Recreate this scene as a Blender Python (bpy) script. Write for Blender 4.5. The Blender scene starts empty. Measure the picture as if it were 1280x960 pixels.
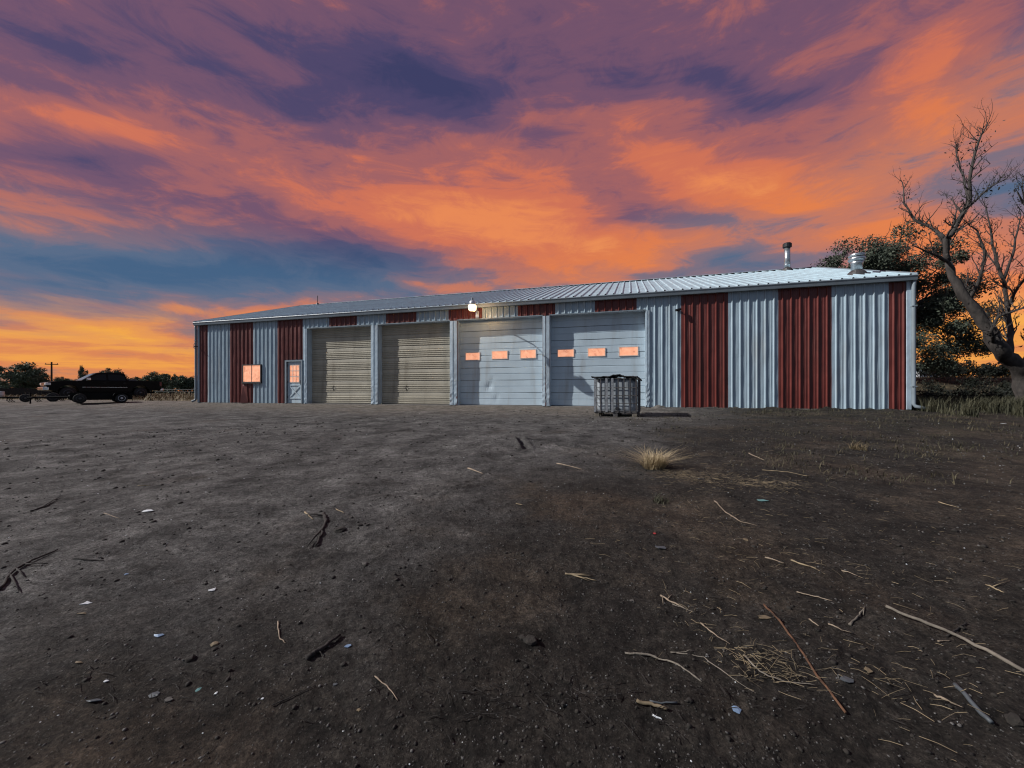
import bpy, math, random
import numpy as np
from mathutils import Vector, Matrix

random.seed(7)
rng = np.random.default_rng(11)
R = math.radians
sc = bpy.context.scene
COL = sc.collection

# ------------------------------------------------------------------ camera
FPX = 500.0                     # focal length in pixels of a 1280 px wide frame
CAM_Z = 0.608
cam_d = bpy.data.cameras.new('camera')
cam_d.sensor_width = 36.0
cam_d.lens = 36.0 * FPX / 1280.0
cam_d.shift_y = 9.2 / 1280.0
cam_d.clip_start = 0.05
cam_d.clip_end = 12000
cam = bpy.data.objects.new('camera', cam_d)
COL.objects.link(cam)
cam.location = (0, 0, CAM_Z)
cam.rotation_euler = (R(90), 0, 0)
sc.camera = cam

# ------------------------------------------------------------------ light direction
FAC_A = 0.286                   # angle of the long facade
SUN_TH = R(20)                  # sun grazes the facade by 20 degrees
SUN_EL = R(35.5)
U2 = Vector((math.cos(FAC_A), -math.sin(FAC_A)))
N2 = Vector((math.sin(FAC_A), math.cos(FAC_A)))
hd = U2 * math.cos(SUN_TH) + N2 * math.sin(SUN_TH)       # horizontal travel direction of the light
ldir = Vector((hd.x * math.cos(SUN_EL), hd.y * math.cos(SUN_EL), -math.sin(SUN_EL)))
sun_d = bpy.data.lights.new('sun', 'SUN')
sun_d.energy = 4.6
sun_d.angle = R(0.5)
sun_d.color = (1.0, 0.98, 0.95)
sun = bpy.data.objects.new('sun', sun_d)
COL.objects.link(sun)
sun.location = (-30, 0, 30)
sun.rotation_euler = ldir.to_track_quat('-Z', 'Y').to_euler()

sc.cycles.filter_width = 1.15
sc.cycles.max_bounces = 4
sc.cycles.diffuse_bounces = 2
sc.cycles.glossy_bounces = 2
sc.cycles.transmission_bounces = 2
# ------------------------------------------------------------------ exposure
vs = sc.view_settings
vs.view_transform = 'Standard'
vs.look = 'None'
vs.exposure = 0.0
vs.gamma = 1.0
vs.use_curve_mapping = False

# ------------------------------------------------------------------ sky (world)
# bands of cloud (positive) and clear gaps (negative): azimuth, elevation, half axes, tilt (degrees), amount
SKY_BANDS = [
    (-16.7, 37.0, 14.0, 2.2, -1.4, -0.44), (-9.1, 35.7, 11.5, 1.9, -12.6, -0.35), (-49.2, 21.7, 6.5, 1.2, 14.4, -0.22), (-47.2, 24.7, 6.2, 1.0, 6.1, 0.36),
    (-46.0, 17.2, 14.0, 1.8, 9.0, 0.16), (-34.2, 23.6, 11.2, 3.3, -4.7, 0.14), (-18.8, 24.3, 18.8, 4.8, -7.2, 0.36), (-4.6, 22.1, 16.7, 5.5, -10.6, 0.42),
    (-37.5, 12.9, 20.0, 2.5, 8.0, -0.62), (-18.8, 17.3, 13.1, 2.6, -8.3, -0.35), (-33.4, 9.9, 7.3, 0.6, 8.7, 0.5), (-11.3, 14.6, 7.6, 1.0, -6.8, 0.4),
    (-46.1, 6.6, 9.3, 0.7, -4.6, 0.3), (6.8, 26.8, 14.6, 5.0, -10.7, 0.26), (27.5, 25.5, 14.3, 2.7, -23.1, 0.55), (11.3, 19.3, 15.4, 3.2, -8.9, 0.3),
    (23.7, 21.7, 11.8, 1.1, -13.9, -0.30), (36.5, 19.0, 7.1, 1.1, -20.9, -0.12), (28.8, 15.4, 8.1, 1.3, -12.1, -0.40), (17.7, 15.3, 6.3, 1.0, -12.3, -0.3),
    (28.8, 33.6, 7.0, 1.7, -27.0, -0.42), (15.6, 37.2, 4.3, 1.4, -14.1, -0.25), (45.6, 28.6, 4.2, 3.6, -1.5, 0.34),
    (47.2, 22.8, 6.8, 2.7, -6.7, 0.18), (49.5, 17.6, 3.6, 1.8, -18.6, -0.38), (42.6, 15.5, 10.4, 2.2, -17.9, 0.45), (49.7, 7.0, 7.5, 4.6, -9.2, 0.85),
    (50.2, 11.5, 3.4, 0.7, -13.2, -0.2), (37.2, 24.7, 6.3, 2.8, -25.2, 0.06), (-47.2, 29.4, 8.8, 2.3, 16.8, -0.16), (-28.4, 32.3, 11.9, 2.0, 0.5, -0.22),
    (-46.0, 2.5, 14.0, 3.0, 0.0, 0.22), (-34.0, 34.0, 30.0, 6.0, 6.0, -0.08), (44.0, 27.0, 12.0, 6.0, -10.0, 0.08),
]


class NT:
    """small helper to write node trees"""
    def __init__(s, tree):
        s.t = tree

    def n(s, kind, ins=None, **props):
        nd = s.t.nodes.new(kind)
        for k, v in props.items():
            setattr(nd, k, v)
        for k, v in (ins or {}).items():
            s.put(nd.inputs[k], v)
        return nd

    def put(s, sock, v):
        if isinstance(v, bpy.types.NodeSocket):
            s.t.links.new(v, sock)
        elif isinstance(v, bpy.types.Node):
            s.t.links.new(v.outputs[0], sock)
        else:
            if sock.type == 'RGBA' and len(v) == 3:
                v = (*v, 1)
            sock.default_value = v

    def m(s, op, a, b=0.0, c=0.0, clamp=False):
        nd = s.n('ShaderNodeMath', operation=op, use_clamp=clamp)
        s.put(nd.inputs[0], a)
        s.put(nd.inputs[1], b)
        s.put(nd.inputs[2], c)
        return nd.outputs[0]

    def sm(s, v, a, b, c=0.0, d=1.0):
        nd = s.n('ShaderNodeMapRange', interpolation_type='SMOOTHSTEP')
        for i, x in enumerate((v, a, b, c, d)):
            s.put(nd.inputs[i], x)
        return nd.outputs[0]

    def mix(s, f, a, b, mode='MIX'):
        nd = s.n('ShaderNodeMix', data_type='RGBA', blend_type=mode)
        s.put(nd.inputs[0], f)
        s.put(nd.inputs[6], a)
        s.put(nd.inputs[7], b)
        return nd.outputs[2]

    def noise(s, vec, scale, detail=4, rough=0.5, dist=0.0):
        nd = s.n('ShaderNodeTexNoise', noise_dimensions='3D')
        if vec is not None:
            s.put(nd.inputs['Vector'], vec)
        nd.inputs['Scale'].default_value = scale
        nd.inputs['Detail'].default_value = detail
        nd.inputs['Roughness'].default_value = rough
        nd.inputs['Distortion'].default_value = dist
        return nd

    def ramp(s, f, stops, interp='EASE'):
        nd = s.n('ShaderNodeValToRGB')
        cr = nd.color_ramp
        cr.interpolation = interp
        while len(cr.elements) < len(stops):
            cr.elements.new(0.5)
        for e, (p, c) in zip(cr.elements, stops):
            e.position = p
            e.color = (*c, 1) if len(c) == 3 else c
        s.put(nd.inputs[0], f)
        return nd.outputs[0]

    def mapping(s, vec, loc=(0, 0, 0), rot=(0, 0, 0), scale=(1, 1, 1), kind='POINT'):
        nd = s.n('ShaderNodeMapping', vector_type=kind)
        s.put(nd.inputs[0], vec)
        nd.inputs['Location'].default_value = loc
        nd.inputs['Rotation'].default_value = rot
        nd.inputs['Scale'].default_value = scale
        return nd.outputs[0]


def lin(r, g, b):
    def f(c):
        c /= 255.0
        return c / 12.92 if c <= 0.04045 else ((c + 0.055) / 1.055) ** 2.4
    return (f(r), f(g), f(b))


world = bpy.data.worlds.new('World')
sc.world = world
world.use_nodes = True
world.cycles.sampling_method = 'MANUAL'
world.cycles.sample_map_resolution = 256
wt = world.node_tree
wt.nodes.clear()
W = NT(wt)
SKY_STRENGTH = 0.06
geo = W.n('ShaderNodeTexCoord').outputs['Generated']
sep = W.n('ShaderNodeSeparateXYZ', {0: geo})
dx_, dy_, dz_ = sep.outputs
az = W.m('MULTIPLY', W.m('ARCTAN2', dx_, dy_), 57.29578)
el = W.m('MULTIPLY', W.m('ARCSINE', dz_), 57.29578)
nish = W.n('ShaderNodeTexSky', sky_type='NISHITA', sun_disc=False)
nish.sun_elevation = SUN_EL
nish.sun_rotation = math.atan2(-ldir.x, -ldir.y)
nish.altitude = 1400
nish.dust_density = 0.6

# wisps: noise stretched along gently tilted layers, used to warp the bands and to texture them
vw = W.mapping(geo, rot=(0, R(12), 0), scale=(1.0, 1.0, 3.0))
warp = W.n('ShaderNodeSeparateColor', {0: W.noise(vw, 2.6, 3, 0.55).outputs['Color']})
waz = W.m('MULTIPLY_ADD', W.m('SUBTRACT', warp.outputs[0], 0.5), 15.0, az)
wel = W.m('MULTIPLY_ADD', W.m('SUBTRACT', warp.outputs[1], 0.5), 5.5, el)
vfield = W.n('ShaderNodeCombineXYZ', {0: waz, 1: wel, 2: 1.0}).outputs[0]
dens = None
for (a0, e0, ra, rb, rot, am) in SKY_BANDS:
    cr_, sr_, ra, rb = math.cos(R(rot)), math.sin(R(rot)), ra * 1.05, rb * 1.1
    va = (cr_ / ra, sr_ / ra, -(cr_ * a0 + sr_ * e0) / ra)
    vb = (-sr_ / rb, cr_ / rb, (sr_ * a0 - cr_ * e0) / rb)
    pa = W.n('ShaderNodeVectorMath', {0: vfield, 1: va}, operation='DOT_PRODUCT').outputs['Value']
    pb = W.n('ShaderNodeVectorMath', {0: vfield, 1: vb}, operation='DOT_PRODUCT').outputs['Value']
    dt = W.m('MULTIPLY_ADD', pa, pa, W.m('MULTIPLY', pb, pb))
    g = W.m('POWER', 0.3679, dt)
    dens = W.m('MULTIPLY_ADD', g, am * (0.70 if am > 0 else 0.68), 0.435 if dens is None else dens)
vs1 = W.mapping(geo, rot=(0, R(14), 0), scale=(1.2, 1.2, 5.5))
st1 = W.noise(vs1, 2.2, 6, 0.6, 0.9).outputs[0]
vs2 = W.mapping(geo, rot=(0, R(20), 0), scale=(1.0, 1.0, 3.2))
st2 = W.noise(vs2, 8.0, 8, 0.68, 0.7).outputs[0]
dens = W.m('MULTIPLY_ADD', W.m('SUBTRACT', st1, 0.5), 0.55, dens)
dens = W.m('MULTIPLY_ADD', W.m('SUBTRACT', st2, 0.5), 0.56, dens)
# colours: high cloud, low cloud, horizon glow
hi = W.ramp(dens, [(0.0, lin(62, 62, 100)), (0.2, lin(80, 70, 106)), (0.40, lin(118, 84, 108)), (0.58, lin(166, 100, 100)), (0.76, lin(212, 116, 86)), (1.0, lin(238, 140, 84))])
mid = W.ramp(dens, [(0.0, lin(66, 96, 130)), (0.22, lin(88, 106, 134)), (0.42, lin(128, 112, 126)), (0.60, lin(200, 122, 96)), (0.80, lin(232, 130, 72)), (1.0, lin(244, 152, 84))])
band = W.noise(W.mapping(geo, rot=(0, R(-4), 0), scale=(1.0, 1.0, 13.0)), 2.4, 6, 0.6, 0.5).outputs[0]
dlow = W.m('MULTIPLY_ADD', W.m('SUBTRACT', band, 0.5), 1.5, dens)
low = W.ramp(dlow, [(0.0, lin(104, 106, 118)), (0.22, lin(160, 116, 100)), (0.45, lin(222, 130, 72)), (0.68, lin(244, 160, 62)), (1.0, lin(255, 184, 48))])
tel = W.m('MULTIPLY_ADD', W.m('MAXIMUM', az, 0.0), -0.2, wel)
skyc = W.mix(W.sm(tel, 13.5, 21.0), mid, hi)
# the glow hugs the horizon where the sun has gone down (ahead), and dies away to the sides and behind
front = W.sm(dy_, -0.6, 0.75)
glow = W.m('MULTIPLY', W.sm(W.m('MULTIPLY_ADD', W.m('SUBTRACT', st1, 0.5), -8.0, el), 11.0, 3.0), front)
skyc = W.mix(glow, skyc, low)
# away from the sunset the clouds lose the warm light
backc = W.ramp(dens, [(0.0, lin(70, 92, 128)), (0.5, lin(112, 122, 142)), (1.0, lin(150, 150, 160))])
skyc = W.mix(W.sm(dy_, 0.35, -0.45), skyc, backc)
scaled = W.mix(1.0, skyc, (1 / SKY_STRENGTH,) * 3, 'MULTIPLY')
skyfin = W.mix(0.93, nish.outputs[0], scaled)
bgn = W.n('ShaderNodeBackground', {0: skyfin, 1: SKY_STRENGTH})
wo = W.n('ShaderNodeOutputWorld')
wt.links.new(bgn.outputs[0], wo.inputs[0])


# ================================================================== helpers
def P(px, py, depth):
    """a point of the place seen at photo pixel (px, py), at the given distance along the view axis"""
    return Vector(((px - 640) / FPX * depth, depth, CAM_Z + (489.2 - py) / FPX * depth))


def _hash(ix, iy, seed):
    h = (ix.astype(np.int64) * 374761393 + iy.astype(np.int64) * 668265263 + seed * 1442695041) & 0x7fffffff
    h = ((h ^ (h >> 13)) * 1274126177) & 0x7fffffff
    h = (h ^ (h >> 16)) & 0x7fffffff
    return h / float(0x7fffffff)


def vnoise(x, y, seed=0):
    ix, iy = np.floor(x), np.floor(y)
    fx, fy = x - ix, y - iy
    fx = fx * fx * (3 - 2 * fx)
    fy = fy * fy * (3 - 2 * fy)
    a, b = _hash(ix, iy, seed), _hash(ix + 1, iy, seed)
    c, d = _hash(ix, iy + 1, seed), _hash(ix + 1, iy + 1, seed)
    return (a * (1 - fx) + b * fx) * (1 - fy) + (c * (1 - fx) + d * fx) * fy - 0.5


X0, Y0 = -16.671, 21.266          # left front corner of the building
LEN = 30.5


def front_dist(x, y):
    return -((x - X0) * N2.x + (y - Y0) * N2.y)


def seg_d(x, y, ax, ay, bx, by):
    vx, vy = bx - ax, by - ay
    t = np.clip(((x - ax) * vx + (y - ay) * vy) / (vx * vx + vy * vy), 0, 1)
    return np.hypot(x - ax - t * vx, y - ay - t * vy)


RUTS = [(-0.2, 5.6, -0.75, 4.3, 0.022, 0.02), (0.2, 7.9, -1.6, 6.9, 0.06, 0.04), (0.2, 7.6, 1.7, 6.7, 0.07, 0.05),
        (0.05, 7.2, -0.9, 7.1, 0.05, 0.02), (0.3, 7.2, 1.0, 7.3, 0.06, 0.05), (0.15, 7.9, 0.25, 6.9, 0.05, 0.06)]


def gh(x, y):
    x = np.asarray(x, float)
    y = np.asarray(y, float)
    t = front_dist(x, y)
    z = np.where(t > 0, -0.045 * np.minimum(t, 15.0) - 0.02 * np.clip(t - 15, 0, 10), 0.12 * (1 - np.exp(np.minimum(t, 0) / 8.0)))
    al = (x - X0) * U2.x + (y - Y0) * U2.y
    kb = np.clip((-t - 10.0) / 10.0, 0, 1)
    ks = np.clip((al - LEN + 1.0) / 5.0, 0, 1)
    z = z + 1.5 * kb * kb * (3 - 2 * kb) * ks * ks * (3 - 2 * ks) * np.exp(-np.clip(-t - 40, 0, 1e4) / 40)
    d = np.hypot(x, y)
    near = np.exp(-d / 9.0)
    open_ = np.clip((t - 0.4) / 2.5, 0, 1)
    z = z + open_ * (vnoise(x * 0.45, y * 0.45, 1) * 0.075 + vnoise(x * 1.3, y * 1.3, 2) * 0.035 * np.exp(-d / 25))
    rough = 0.35 + 1.3 * np.clip(vnoise(x * 0.55 + 9, y * 0.55, 7) + 0.5 + 0.25 * np.tanh(x * 0.5), 0, 1.3)
    z = z + near * rough * (vnoise(x * 4.1, y * 4.1, 3) * 0.022 + vnoise(x * 11, y * 11, 4) * 0.013 + vnoise(x * 31, y * 31, 5) * 0.011 + vnoise(x * 67, y * 67, 6) * 0.008 * np.exp(-d / 4.0))
    clod = np.clip(vnoise(x * 17, y * 17, 8) - 0.18, 0, 1)
    z = z + near * rough * clod * 0.028
    km = np.clip((al - 21.2) / 1.0, 0, 1) * np.exp(-((t - 0.12) / 0.22) ** 2)
    z = z + km * np.clip(vnoise(x * 2.6, y * 2.6, 41) + 0.25 + 0.5 * vnoise(x * 9, y * 9, 42), 0, 1) * 0.16
    for (ax, ay, bx, by, w, dep) in RUTS:
        q = seg_d(x, y, ax, ay, bx, by)
        z = z - dep * np.exp(-(q / w) ** 2) + 0.6 * dep * np.exp(-((q - 2 * w) / w) ** 2)
    return z


def G(px, py, lift=0.0):
    """the point of the ground seen at photo pixel (px, py)"""
    dx, dz = (px - 640) / FPX, (489.2 - py) / FPX
    lo, hi_ = 0.5, 400.0
    for _ in range(4):
        ds = np.geomspace(lo, hi_, 160)
        under = CAM_Z + dz * ds < gh(dx * ds, ds)
        k = int(np.argmax(under)) if under.any() else 159
        lo, hi_ = ds[max(0, k - 1)], ds[k]
    md = 0.5 * (lo + hi_)
    return Vector((dx * md, md, float(gh(dx * md, md)) + lift))


class MB:
    def __init__(s):
        s.v, s.f = [], []

    def add(s, verts, faces):
        o = len(s.v)
        s.v += [tuple(v) for v in verts]
        s.f += [tuple(i + o for i in f) for f in faces]
        return s

    def box(s, x0, x1, y0, y1, z0, z1, M=None):
        vs_ = [(x, y, z) for z in (z0, z1) for y in (y0, y1) for x in (x0, x1)]
        if M is not None:
            vs_ = [M @ Vector(v) for v in vs_]
        return s.add(vs_, [(0, 2, 3, 1), (4, 5, 7, 6), (0, 1, 5, 4), (2, 6, 7, 3), (0, 4, 6, 2), (1, 3, 7, 5)])

    def tube(s, pts, rad, n=8, cap=True):
        pts = [Vector(p) for p in pts]
        if not isinstance(rad, (list, tuple)):
            rad = [rad] * len(pts)
        o = len(s.v)
        ref = None
        for i, p in enumerate(pts):
            d = (pts[min(i + 1, len(pts) - 1)] - pts[max(i - 1, 0)])
            d = d.normalized() if d.length > 1e-9 else Vector((0, 0, 1))
            if ref is None:
                ref = d.orthogonal().normalized()
            ref = (ref - d * ref.dot(d))
            ref = ref.normalized() if ref.length > 1e-6 else d.orthogonal().normalized()
            b = d.cross(ref)
            for k in range(n):
                a = 2 * math.pi * k / n
                s.v.append(tuple(p + (ref * math.cos(a) + b * math.sin(a)) * rad[i]))
        for i in range(len(pts) - 1):
            for k in range(n):
                k2 = (k + 1) % n
                s.f.append((o + i * n + k, o + i * n + k2, o + (i + 1) * n + k2, o + (i + 1) * n + k))
        if cap:
            s.f.append(tuple(o + k for k in reversed(range(n))))
            s.f.append(tuple(o + (len(pts) - 1) * n + k for k in range(n)))
        return s

    def lathe(s, prof, n=20, M=None):
        """profile of (radius, height) turned round the local z axis"""
        o = len(s.v)
        for r, h in prof:
            for k in range(n):
                a = 2 * math.pi * k / n
                v = Vector((r * math.cos(a), r * math.sin(a), h))
                s.v.append(tuple(M @ v if M is not None else v))
        for i in range(len(prof) - 1):
            for k in range(n):
                k2 = (k + 1) % n
                s.f.append((o + i * n + k, o + i * n + k2, o + (i + 1) * n + k2, o + (i + 1) * n + k))
        s.f.append(tuple(o + k for k in reversed(range(n))))
        s.f.append(tuple(o + (len(prof) - 1) * n + k for k in range(n)))
        return s

    def prism(s, outline, y0, y1, M=None):
        """outline in (x, z), extruded along y"""
        n = len(outline)
        vs_ = [Vector((x, y0, z)) for x, z in outline] + [Vector((x, y1, z)) for x, z in outline]
        if M is not None:
            vs_ = [M @ v for v in vs_]
        return s.add(vs_, [tuple(range(n)), tuple(reversed(range(n, 2 * n)))] +
                     [(i, i + n, (i + 1) % n + n, (i + 1) % n) for i in range(n)])

    def mesh(s, name, mat, smooth=False):
        me = bpy.data.meshes.new(name)
        me.from_pydata(s.v, [], s.f)
        me.materials.append(mat)
        if smooth:
            me.polygons.foreach_set('use_smooth', [True] * len(me.polygons))
        me.update()
        return me

    def build(s, name, mat, parent=None, smooth=False, bevel=0.0):
        o = link(name, s.mesh(name, mat, smooth), parent)
        if bevel:
            b = o.modifiers.new('bevel', 'BEVEL')
            b.width = bevel
            b.segments = 2
            b.limit_method = 'ANGLE'
        return o


def link(name, data, parent=None, loc=None, rot=None):
    o = bpy.data.objects.new(name, data)
    COL.objects.link(o)
    if parent is not None:
        o.parent = parent
    if loc is not None:
        o.location = loc
    if rot is not None:
        o.rotation_euler = rot
    return o


def tag(o, label=None, cat=None, group=None, kind=None):
    if label:
        o['label'] = label
    if cat:
        o['category'] = cat
    if group:
        o['group'] = group
    if kind:
        o['kind'] = kind
    return o


def thing(name, loc, rz=0.0, label=None, cat=None, group=None):
    return tag(link(name, None, None, loc, (0, 0, rz)), label, cat, group)


def np_mesh(name, verts, faces, mat, smooth=False):
    """verts (N,3), faces (M,k) arrays"""
    me = bpy.data.meshes.new(name)
    n, k = faces.shape
    me.vertices.add(len(verts))
    me.vertices.foreach_set('co', np.ascontiguousarray(verts, np.float32).ravel())
    me.loops.add(n * k)
    me.loops.foreach_set('vertex_index', np.ascontiguousarray(faces, np.int32).ravel())
    me.polygons.add(n)
    me.polygons.foreach_set('loop_start', np.arange(0, n * k, k, dtype=np.int32))
    me.polygons.foreach_set('loop_total', np.full(n, k, np.int32))
    if smooth:
        me.polygons.foreach_set('use_smooth', np.ones(n, bool))
    me.materials.append(mat)
    me.update(calc_edges=True)
    me.validate()
    return me


# ================================================================== materials
def mat(name, color, rough=0.6, metal=0.0, var=0.12, vscale=6.0, bump=0.0, bscale=60.0, coat=0.0, spec=0.5, dirt=None, emit=None, stretch=(1, 1, 1)):
    m_ = bpy.data.materials.new(name)
    m_.use_nodes = True
    t = NT(m_.node_tree)
    b = m_.node_tree.nodes['Principled BSDF']
    tc = t.n('ShaderNodeTexCoord').outputs['Object']
    vec = t.mapping(tc, scale=stretch)
    nz = t.noise(vec, vscale, 6, 0.6).outputs[0]
    f = t.sm(nz, 0.3, 0.7)
    c = t.mix(f, tuple(x * (1 - var) for x in color), tuple(min(1, x * (1 + var)) for x in color))
    if dirt:
        dcol, damt, dscale = dirt
        d2 = t.noise(t.mapping(tc, scale=(1, 1, 0.14)), dscale, 7, 0.65).outputs[0]
        c = t.mix(t.m('MULTIPLY', t.sm(d2, 0.48, 0.75), damt), c, dcol)
    t.put(b.inputs['Base Color'], c)
    b.inputs['Metallic'].default_value = metal
    t.put(b.inputs['Roughness'], t.m('MULTIPLY_ADD', t.m('SUBTRACT', nz, 0.5), 0.3, rough, clamp=True))
    b.inputs['Specular IOR Level'].default_value = spec
    b.inputs['Coat Weight'].default_value = coat
    if bump:
        bn = t.n('ShaderNodeBump', {'Height': t.noise(vec, bscale, 5, 0.6).outputs[0]})
        bn.inputs['Strength'].default_value = bump
        bn.inputs['Distance'].default_value = 0.02
        t.put(b.inputs['Normal'], bn.outputs[0])
    if emit:
        ecol, es = emit
        ez = t.noise(t.mapping(tc, scale=(1, 1, 1)), 5.0, 4, 0.6).outputs[0]
        oi = t.n('ShaderNodeObjectInfo').outputs['Random']
        ez2 = t.noise(t.n('ShaderNodeVectorMath', {0: tc, 1: t.n('ShaderNodeCombineXYZ', {0: t.m('MULTIPLY', oi, 40.0)}).outputs[0]}, operation='ADD').outputs[0], 2.6, 5, 0.65, 0.8).outputs[0]
        e1 = t.mix(t.sm(ez, 0.35, 0.7), (ecol[0] * 0.84, ecol[1] * 0.74, ecol[2] * 0.68), ecol)
        e2 = t.mix(t.sm(ez2, 0.54, 0.66), e1, (ecol[0] * 0.55, ecol[1] * 0.42, ecol[2] * 0.40))  # darker patches paint uneven reflections into the glow
        t.put(b.inputs['Emission Color'], e2)
        b.inputs['Emission Strength'].default_value = es
    return m_


M = {}
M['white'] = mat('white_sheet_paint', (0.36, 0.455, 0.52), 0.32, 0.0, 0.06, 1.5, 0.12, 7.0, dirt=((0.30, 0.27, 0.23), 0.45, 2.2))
M['red'] = mat('red_sheet_paint', (0.134, 0.027, 0.021), 0.45, 0.0, 0.16, 1.5, 0.12, 7.0, dirt=((0.09, 0.045, 0.036), 0.5, 2.2))
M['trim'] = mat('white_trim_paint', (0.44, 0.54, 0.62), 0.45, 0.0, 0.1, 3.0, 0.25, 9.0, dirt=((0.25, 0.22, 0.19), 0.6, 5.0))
M['tan_door'] = mat('tan_door_paint', (0.43, 0.395, 0.315), 0.5, 0.0, 0.1, 1.2, 0.1, 6.0, dirt=((0.2, 0.17, 0.12), 0.5, 2.6))
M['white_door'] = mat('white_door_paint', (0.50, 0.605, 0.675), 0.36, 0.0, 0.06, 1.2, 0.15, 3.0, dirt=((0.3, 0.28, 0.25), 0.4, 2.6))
M['gutter'] = mat('gutter_paint', (0.21, 0.255, 0.29), 0.5, 0.0, 0.08, 2.0, dirt=((0.2, 0.19, 0.17), 0.4, 4.0))
M['roof'] = mat('galvanised_roof', (0.38, 0.51, 0.57), 0.5, 0.08, 0.10, 1.6, 0.06, 5.0)
M['galv'] = mat('galvanised_pipe', (0.50, 0.54, 0.57), 0.35, 0.9, 0.15, 9.0)
M['black_metal'] = mat('black_metal', (0.02, 0.02, 0.022), 0.5, 0.3, 0.2)
M['dark_gap'] = mat('dark_rubber', (0.015, 0.015, 0.016), 0.8)
M['frame_dark'] = mat('bronze_frame', (0.05, 0.045, 0.045), 0.5)
M['lit_glass'] = mat('lit_window_glass', (0.3, 0.15, 0.1), 0.12, emit=(lin(254, 182, 146), 0.95))
M['muntin'] = mat('muntin_white', (0.72, 0.58, 0.50), 0.5)
M['slab'] = mat('concrete', (0.22, 0.20, 0.18), 0.85, 0, 0.25, 4.0, 0.3, 30)
M['lens'] = mat('lamp_lens', (0.9, 0.8, 0.6), 0.2, emit=((1.0, 0.74, 0.40), 3.0))
M['reflector'] = mat('lamp_housing', (0.55, 0.57, 0.6), 0.4, 0.6)
M['plastic'] = mat('tank_plastic', (0.27, 0.30, 0.325), 0.4, 0, 0.25, 3.0, 0.1, 10, dirt=((0.05, 0.035, 0.026), 1.0, 4.5))
M['cage'] = mat('cage_steel', (0.36, 0.37, 0.38), 0.4, 0.7, 0.35, 14.0)
M['rust_cage'] = mat('dark_cage_steel', (0.09, 0.085, 0.085), 0.6, 0.5, 0.35, 14.0)
M['wood_grey'] = mat('weathered_wood', (0.15, 0.13, 0.105), 0.85, 0, 0.35, 8.0, 0.5, 40, stretch=(1, 1, 1))
M['wood_pale'] = mat('bleached_wood', (0.23, 0.18, 0.13), 0.8, 0, 0.3, 12.0, 0.4, 60)
M['wood_dark'] = mat('dark_rotten_wood', (0.022, 0.018, 0.016), 0.9, 0, 0.4, 12.0, 0.6, 40)
M['straw'] = mat('straw', (0.20, 0.155, 0.095), 0.75, 0, 0.6, 7.0)
M['rust'] = mat('rusted_iron', (0.11, 0.055, 0.03), 0.85, 0.2, 0.4, 20.0, 0.5, 60)
M['bark'] = mat('dead_bark', (0.050, 0.043, 0.039), 0.9, 0, 0.45, 6.0, 0.9, 14, stretch=(1, 1, 0.35))
M['twig'] = mat('grey_twig', (0.042, 0.037, 0.035), 0.85, 0, 0.35, 6.0)
M['paint_black'] = mat('black_car_paint', (0.0025, 0.0025, 0.003), 0.35, 0.0, 0.1, 3.0, spec=0.12)
M['car_glass'] = mat('car_glass', (0.004, 0.005, 0.006), 0.1, 0, 0.1, spec=0.25)
M['windscreen'] = mat('windscreen_glass', (0.16, 0.2, 0.22), 0.08, 0, 0.1, spec=0.8)
M['chrome'] = mat('chrome', (0.6, 0.62, 0.64), 0.18, 1.0, 0.05)
M['headlamp'] = mat('headlamp_lens', (0.62, 0.66, 0.68), 0.15, 0.1)
M['tyre'] = mat('tyre_rubber', (0.012, 0.012, 0.012), 0.9)
M['rim'] = mat('wheel_rim', (0.07, 0.072, 0.078), 0.4, 0.7)
M['white_rim'] = mat('white_wheel_rim', (0.5, 0.52, 0.56), 0.5)
M['tail'] = mat('tail_lamp', (0.12, 0.006, 0.005), 0.25)
M['trailer'] = mat('trailer_steel', (0.008, 0.008, 0.008), 0.8, 0.0, spec=0.1)
M['rail'] = mat('dark_pipe', (0.02, 0.02, 0.02), 0.7)
M['paper'] = mat('pale_scrap', (0.55, 0.58, 0.6), 0.6)
M['bluescrap'] = mat('blue_scrap', (0.16, 0.24, 0.36), 0.5)
M['tealscrap'] = mat('teal_scrap', (0.10, 0.22, 0.22), 0.5)
M['redscrap'] = mat('red_scrap', (0.35, 0.03, 0.03), 0.5)
M['slate'] = mat('grey_scrap', (0.06, 0.07, 0.078), 0.6)
M['tanscrap'] = mat('tan_scrap', (0.15, 0.115, 0.07), 0.8)
M['stone'] = mat('stone', (0.075, 0.07, 0.064), 0.9, 0, 0.4, 20.0, 0.4, 30)
M['clod'] = mat('dark_clod', (0.02, 0.017, 0.014), 0.95, 0, 0.4, 20.0, 0.6, 30)
M['gravel'] = mat('gravel', (0.07, 0.067, 0.063), 0.85, 0, 0.55, 3.0)
M['white_wall'] = mat('white_render', (0.7, 0.72, 0.75), 0.7)
M['board'] = mat('dark_board', (0.024, 0.02, 0.018), 0.9, 0, 0.35, 5.0, 0.4, 30)


def leaf_mat(name, c1, c2):
    m_ = bpy.data.materials.new(name)
    m_.use_nodes = True
    t = NT(m_.node_tree)
    b = m_.node_tree.nodes['Principled BSDF']
    tc = t.n('ShaderNodeTexCoord').outputs['Object']
    nz = t.noise(tc, 1.1, 5, 0.7).outputs[0]
    t.put(b.inputs['Base Color'], t.mix(t.sm(nz, 0.35, 0.65), c1, c2))
    b.inputs['Roughness'].default_value = 0.7
    b.inputs['Specular IOR Level'].default_value = 0.25
    return m_


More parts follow.
